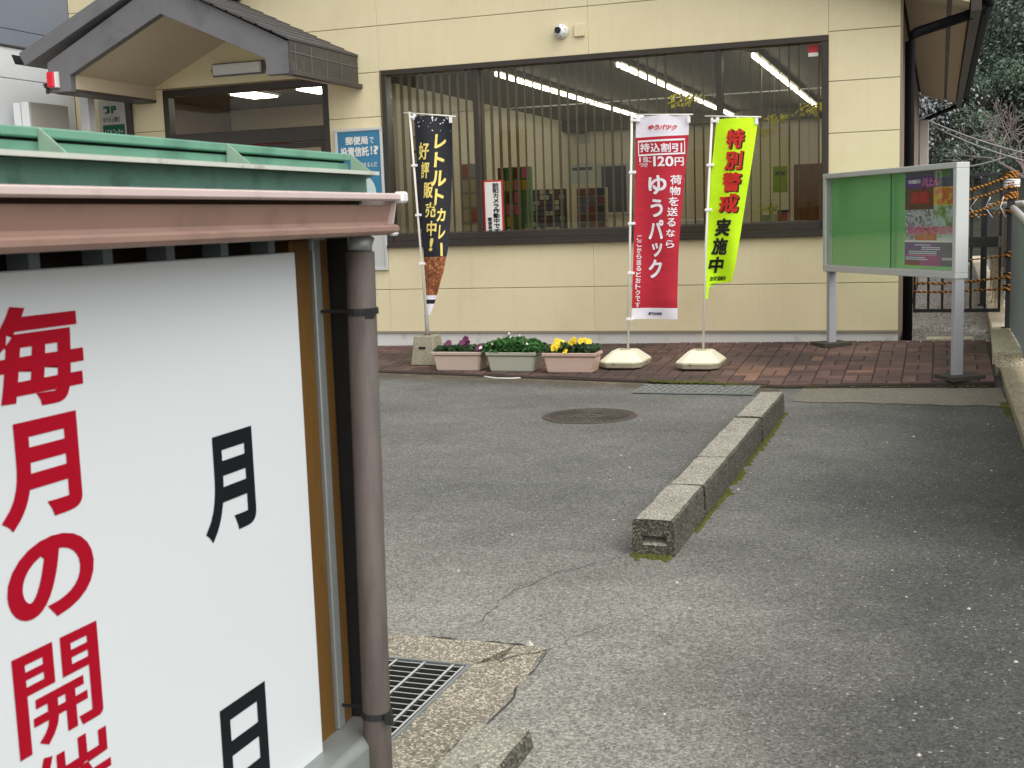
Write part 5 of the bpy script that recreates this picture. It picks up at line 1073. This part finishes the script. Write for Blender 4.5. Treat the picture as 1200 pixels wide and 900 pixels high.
s_(MB().prism([(-1.115, 1.478), (-1.115, 1.402), (-1.048, 1.402), (-1.036, 1.424), (-1.028, 1.465)], lambda x, z: (x, 2.171, z), lambda x, z: (x, 2.177, z)), 'gutter_end', M['gutter_lip'], parent=gut_o)
s_(MB().box(-1.024, -1.036, 2.15, 2.174, 1.400, 1.421), 'gutter_cap', M['white'], .003, parent=gut_o)
# roof: fascia, drip plate, upstand with gussets, low slope behind
rf = s_(MB().hexa([(-1.175, Y0, 1.545), (-1.175, SE, 1.545), (-2.6, SE, 1.72), (-2.6, Y0, 1.72)], [(-1.175, Y0, 1.558), (-1.175, SE, 1.558), (-2.6, SE, 1.735), (-2.6, Y0, 1.735)]), 'roof', M['copper'])
s_(MB().box(-1.082, -1.070, Y0, 2.135, 1.470, 1.5165), 'fascia', M['copper_dirty'], parent=rf)
s_(MB().box(-1.99, -1.083, 2.125, 2.135, 1.44, 1.5165), 'end_fascia', M['copper_dirty'], parent=rf)
s_(MB().hexa([(-1.175, Y0, 1.520), (-1.036, Y0, 1.5172), (-1.036, 2.115, 1.5172), (-1.175, 2.35, 1.520)], [(-1.175, Y0, 1.5235), (-1.036, Y0, 1.5205), (-1.036, 2.115, 1.5205), (-1.175, 2.35, 1.5235)]), 'drip_plate', M['copper'], parent=rf)
s_(MB().box(-1.0365, -1.0325, Y0, 2.116, 1.5155, 1.5222), 'drip_edge', M['copper_edge'], parent=rf)
s_(MB().box(-1.172, -1.160, Y0, SE, 1.5237, 1.5472), 'upstand', M['copper'], parent=rf)
s_(MB().box(-1.178, -1.153, Y0, SE, 1.5520, 1.566), 'upstand_cap', M['copper'], .002, parent=rf)
s_(MB().box(-1.176, -1.170, Y0, SE, 1.5472, 1.5521), 'seam', M['dark'], parent=rf)
for yy in (.82, 1.335, 1.785, 2.232):
    y_ = yy; s_(MB().hexa([(-1.1525, y_, 1.566), (-1.1525, y_, 1.524), (-1.106, y_ + .002, 1.526)], [(-1.1525, y_ + .004, 1.566), (-1.1525, y_ + .004, 1.524), (-1.106, y_ + .006, 1.526)]), 'gusset', M['copper_grey'], parent=rf)
# timber frame
s_(MB().box(-1.24, -1.172, 2.01, 2.083, 0, 1.40), 'post', M['wood'], .004)
s_(MB().box(-1.20, -1.166, 2.085, 2.112, .405, 1.40), 'batten', M['steel'], .002)
s_(MB().box(-1.24, -1.172, 2.116, 2.155, 0, 1.40), 'post', M['wood'], .004)
s_(MB().box(-1.24, -1.172, -.8, -.72, 0, 1.40), 'post', M['wood'], .004)
s_(MB().box(-1.26, -1.122, 2.158, 2.228, 0, 1.40), 'recess_filler', M['black'], .003)  # black board added so the recess behind the downpipe looks dark
s_(MB().box(-2.5, -2.42, 2.05, 2.13, 0, 1.60).box(-2.5, -2.42, -.8, -.72, 0, 1.60), 'back_post', M['wood'], .004)
s_(MB().box(-1.30, -1.242, Y0 + .02, 2.155, 1.405, 1.46), 'top_beam', M['darkwood'], .004)
s_(MB().box(-1.255, -1.242, Y0, 2.15, .3, 1.404), 'back_panel', M['darkwood'])
s_(MB().box(-2.4, -1.26, 2.13, 2.15, .3, 1.5), 'end_panel', M['darkwood'])
for k in range(12):
    y = .20 + k * .1525 + (.0 if k < 9 else .0); s_(MB().box(-1.205, -1.168, y + .2, y + .222, 1.378, 1.47), 'rafter', mat('grey_painted_rafter', lin(140, 148, 150), .7) if k == 0 else bpy.data.materials['grey_painted_rafter'])
s_(MB().box(-1.186, -1.116, Y0, 2.15, 1.478, 1.482), 'eave_board', M['darkwood'])
s_(MB().prism([(-1.20, .33), (-1.085, .33), (-1.085, .395), (-1.10, .408), (-1.20, .403)], lambda x, z: (x, Y0, z), lambda x, z: (x, 2.16, z)), 'sill', M['steel'], .003)
# downpipe on its straps
dp_ = s_(MB().tube([(-1.08, 2.112, 1.372), (-1.08, 2.083, .4), (-1.08, 2.072, 0)], .0285, 20), 'downpipe', M['downpipe'], 0, True)
mb = MB(); mb.tube([(-1.08, 2.112, 1.373), (-1.08, 2.113, 1.385), (-1.078, 2.118, 1.402)], [.024, .024, .026], 16); s_(mb, 'outlet', M['steel'], 0, True, parent=dp_)
for zz in (1.258, .452, .1):
    mb = MB(); ringm(mb, .029, .032, zz - .006, zz + .006, 20); py_ = 2.072 + .03 * zz; mb.v = [(v[0] - 1.08, v[1] + py_, v[2]) for v in mb.v]; mb.box(-1.17, -1.108, 2.100, 2.104, zz - .003, zz + .003); mb.box(-1.05, -1.035, 2.06, 2.07, zz - .012, zz + .008); s_(mb, 'pipe_strap', M['black'], parent=dp_)
# the sign board, a thing of its own
sb = empty('white_signboard', 'large white signboard with red and black lettering on the notice shed', 'signboard', (0, 0, 0), -SA)
MB().prism([(-.75, .48), (1.987, .405), (1.987, 1.378), (-.75, 1.381)] if False else [(-.75, .40), (1.987, .40), (1.987, 1.377), (-.75, 1.381)], lambda y, z: (-1.163, y, z), lambda y, z: (-1.150, y, z)).build('sign_sheet', M['signw'], sb, .002)
SL = lambda y, z: (-1.1490, y, z)
def solid(mb, ch, rc, off):
    """a large clean character with its outline swelled by off"""
    vs, fs = glyph(ch, off); a0 = min(p[0] for p in vs); a1 = max(p[0] for p in vs); b0 = min(p[1] for p in vs); b1 = max(p[1] for p in vs)
    mb.add([SL(rc[0] + (p[0] - a0) / (a1 - a0) * (rc[2] - rc[0]), rc[1] + (p[1] - b0) / (b1 - b0) * (rc[3] - rc[1])) for p in vs], fs)
GATE = []                                                # the strokes of the gate-shaped character, in its own unit square
for (x0, x1, y0, y1) in ((0, .135, 0, 1), (.135, .335, .895, 1), (.135, .335, .745, .825), (.135, .335, .585, .675), (.335, .455, .585, 1),
                         (.865, 1, .05, 1), (.665, .865, .895, 1), (.665, .865, .745, .825), (.665, .865, .585, .675), (.545, .665, .585, 1),
                         (.215, .785, .415, .51), (.18, .82, .245, .335), (.345, .465, .335, .415), (.555, .675, .335, .415), (.555, .675, .02, .245)):
    GATE.append([(x0, y0), (x1, y0), (x1, y1), (x0, y1)])
GATE += [[(.345, .245), (.465, .245), (.445, .16), (.40, .08), (.325, .0), (.225, .065), (.30, .135), (.335, .19)], [(.865, .05), (1, .05), (.985, .02), (.95, .0), (.735, .0), (.70, .105), (.865, .105)]]
for ch, rc, of in (('毎', (1.205, 1.196, 1.386, 1.332), .034), ('月', (1.205, 1.040, 1.361, 1.180), .036), ('の', (1.203, .905, 1.373, 1.018), .034), ('開', (1.200, .736, 1.368, .874), 0), ('催', (1.205, .585, 1.378, .722), .012), ('日', (1.22, .43, 1.36, .56), .034)):
    mb = MB()
    if of: solid(mb, ch, rc, of)
    else:
        for poly in GATE: mb.add([SL(rc[0] + p[0] * (rc[2] - rc[0]), rc[1] + p[1] * (rc[3] - rc[1])) for p in poly], [tuple(range(len(poly)))])
    mb.build('red_character', M['red'], sb)
for ch, rc in (('月', (1.648, .908, 1.802, 1.083)), ('日', (1.652, .452, 1.794, .622))):
    mb = MB(); solid(mb, ch, rc, .034); mb.build('black_character', M['ink'], sb)

# ------------------------------------------------------------------ hill, woods, trees, wires
hm = MB(); nx_, ny_ = 40, 24
def hill_z(x, y):
    t = max(0, (y - 42) / 110); return -.2 + 62 * t ** 1.15 + 6 * noise.noise((x * .02, y * .02, 0)) * min(1, t * 4) + .9 * max(0, min(1, (y - 30) / 10))
for j in range(ny_ + 1):
    for i in range(nx_ + 1): x = -160 + 320 * i / nx_; y = 26 + 170 * j / ny_; hm.v.append((x, y, hill_z(x, y) - (.3 if j == 0 else 0)))
for j in range(ny_):
    for i in range(nx_): a = j * (nx_ + 1) + i; hm.f.append([a, a + 1, a + nx_ + 2, a + nx_ + 1]); hm.mi.append(0)
struct(hm.build('hill', M['hill'], None, 0, True))
rw = random.Random(31)
NPR = np.random.default_rng(5)
class Leaves:
    """many small leaf quads gathered into one mesh"""
    def __init__(q): q.p = []; q.mi = []
    def clump(q, c, r, n, s, sq=.8, mi=0):
        d = NPR.normal(size=(n, 3)); d /= np.linalg.norm(d, axis=1, keepdims=True); p = np.array(c) + d * np.array([1, 1, sq]) * r * NPR.random((n, 1)) ** .35
        k = s * NPR.uniform(.6, 1.4, (n, 1)); m_ = d + NPR.normal(size=(n, 3)) * .5 + [0, 0, .3]; m_ /= np.linalg.norm(m_, axis=1, keepdims=True)
        t = NPR.normal(size=(n, 3)); u = np.cross(m_, t); u /= np.linalg.norm(u, axis=1, keepdims=True) + 1e-9; w = np.cross(m_, u)
        q.p.append(np.stack([p - u * k, p - w * k * .55 + m_ * k * .25, p + u * k, p + w * k * .55 + m_ * k * .25], 1).reshape(-1, 3)); q.mi.append(np.full(n, mi, dtype=np.int32))
    def build(q, name, m, parent=None):
        v = np.concatenate(q.p).astype(np.float32); n = len(v) // 4; me = bpy.data.meshes.new(name)
        me.vertices.add(len(v)); me.vertices.foreach_set('co', v.ravel()); me.loops.add(4 * n); me.loops.foreach_set('vertex_index', np.arange(4 * n, dtype=np.int32))
        me.polygons.add(n); me.polygons.foreach_set('loop_start', np.arange(0, 4 * n, 4, dtype=np.int32)); 
        for x in (m if isinstance(m, list) else [m]): me.materials.append(x)
        me.polygons.foreach_set('material_index', np.concatenate(q.mi)); me.update(calc_edges=True); me.validate(); return link(name, me, parent)
wm = Leaves()
for k in range(300):
    y = rw.uniform(46, 150) if k > 90 else rw.uniform(44, 62); x = rw.gauss(2, 9 + (y - 50) * .12); z = hill_z(x, y); r = rw.uniform(2.2, 4.2); mi = 1 if (noise.noise((x * .06, y * .05, 4)) > .08 or rw.random() < .12) else 0
    for q in range(3): wm.clump((x + rw.uniform(-1, 1) * r * .5, y + rw.uniform(-1, 1) * r * .4, z + r * (.6 + .7 * q)), r * (.9 - .18 * q), 900 if abs(x - .02 * y) < 9 else 260, (.035 + y * .0007) * (1 if abs(x - .02 * y) < 9 else 2), .8, mi)
stuff(wm.build('hillside_woods', [M['wood_leaf'], M['wood_leaf2']]))
for k, (x, y, h, r, lab) in enumerate(((3.0, 50, 7.5, 2.0, 'rounded evergreen tree right of the eave on the hillside'), (1.2, 46, 5.0, 1.6, 'dark evergreen tree behind the gate below the eave'), (5.6, 56, 8.0, 2.4, 'evergreen tree at the right edge of the hillside'), (-.6, 52, 5.5, 1.9, 'evergreen tree half hidden by the building corner'))):
    z = hill_z(x, y) - .2; e = empty('evergreen_tree', lab, 'tree', (x, y, z), 0, 'evergreen trees on the hillside'); mb = MB(); mb.tube([(0, 0, 0), (.1, 0, h * .4), (0, .1, h * .8)], [.22, .16, .06], 8)
    for q in range(5): a = rw.uniform(0, 6.28); mb.tube([(.05, 0, h * (.35 + .08 * q)), (r * .6 * math.cos(a), r * .6 * math.sin(a), h * (.5 + .08 * q))], [.07, .02], 5)
    mb.build('trunk', M['bark'], e); lv = Leaves()
    for q in range(15): a = rw.uniform(0, 6.28); rr_ = r * rw.uniform(.1, .75); lv.clump((rr_ * math.cos(a), rr_ * math.sin(a), h * rw.uniform(.15, .95)), r * rw.uniform(.35, .55), 1000, .045)
    lv.build('crown', M['crown'], e)
bt = empty('bare_tree', 'leafless pale branched tree below the hillside at the right edge', 'tree', (2.55, 40, hill_z(2.55, 40) + .9)); mb = MB(); tw = MB()
def grow(p, d, L, r, lv):
    q = p + d * L; (mb if lv < 2 else tw).tube([p, (p + q) / 2 + Vector((rw.gauss(0, .04), rw.gauss(0, .04), rw.gauss(0, .04))) * L, q], [r, r * .85, r * .65], 5 if lv < 2 else 4, False)
    if lv >= 5: return
    for _ in range(3 if lv < 4 else 2): nd = (d + Vector((rw.gauss(0, .55), rw.gauss(0, .4), rw.gauss(.05, .45)))).normalized(); grow(q, nd, L * rw.uniform(.62, .85), r * .62, lv + 1)
grow(Vector((0, 0, 0)), Vector((-.25, 0, 1)).normalized(), .95, .06, 0); grow(Vector((-.15, 0, .6)), Vector((-.75, 0, .5)).normalized(), .9, .05, 1)
mb.build('trunk', M['twig'], bt); stuff(tw.build('branches', M['twig'], bt))
for lab, a, b in (('upper overhead cable running right from the eave end', (-0.3042, 23.0, 2.9293), (1.5545, 23.0, 2.1014)), ('second overhead cable just under the upper one', (-0.3478, 24.0, 3.0583), (1.831, 24.0, 2.2116)), ('lower overhead cable rising to the right above the gate', (0.4351, 26.0, 2.1855), (1.8241, 26.0, 2.6111))):
    mb = MB(); pth = [tuple(a[i] + (b[i] - a[i]) * t / 10 - (.25 * 4 * (t / 10) * (1 - t / 10) * .3 if i == 2 else 0) for i in range(3)) for t in range(11)]; mb.tube(pth, .016, 5); tag(mb.build('overhead_cable', M['grey'], None, 0, True), lab, 'cable', 'overhead cables')
up = empty('utility_post', 'thin dark post standing behind the gate', 'post', (0.4962, 16.0, .2)); MB().box(-.025, .025, -.025, .025, 0, 1.62).build('shaft', M['black'], up); MB().box(-.05, .05, -.05, .05, 0, .02).build('foot_plate', M['black'], up)
bpy.context.view_layer.update()
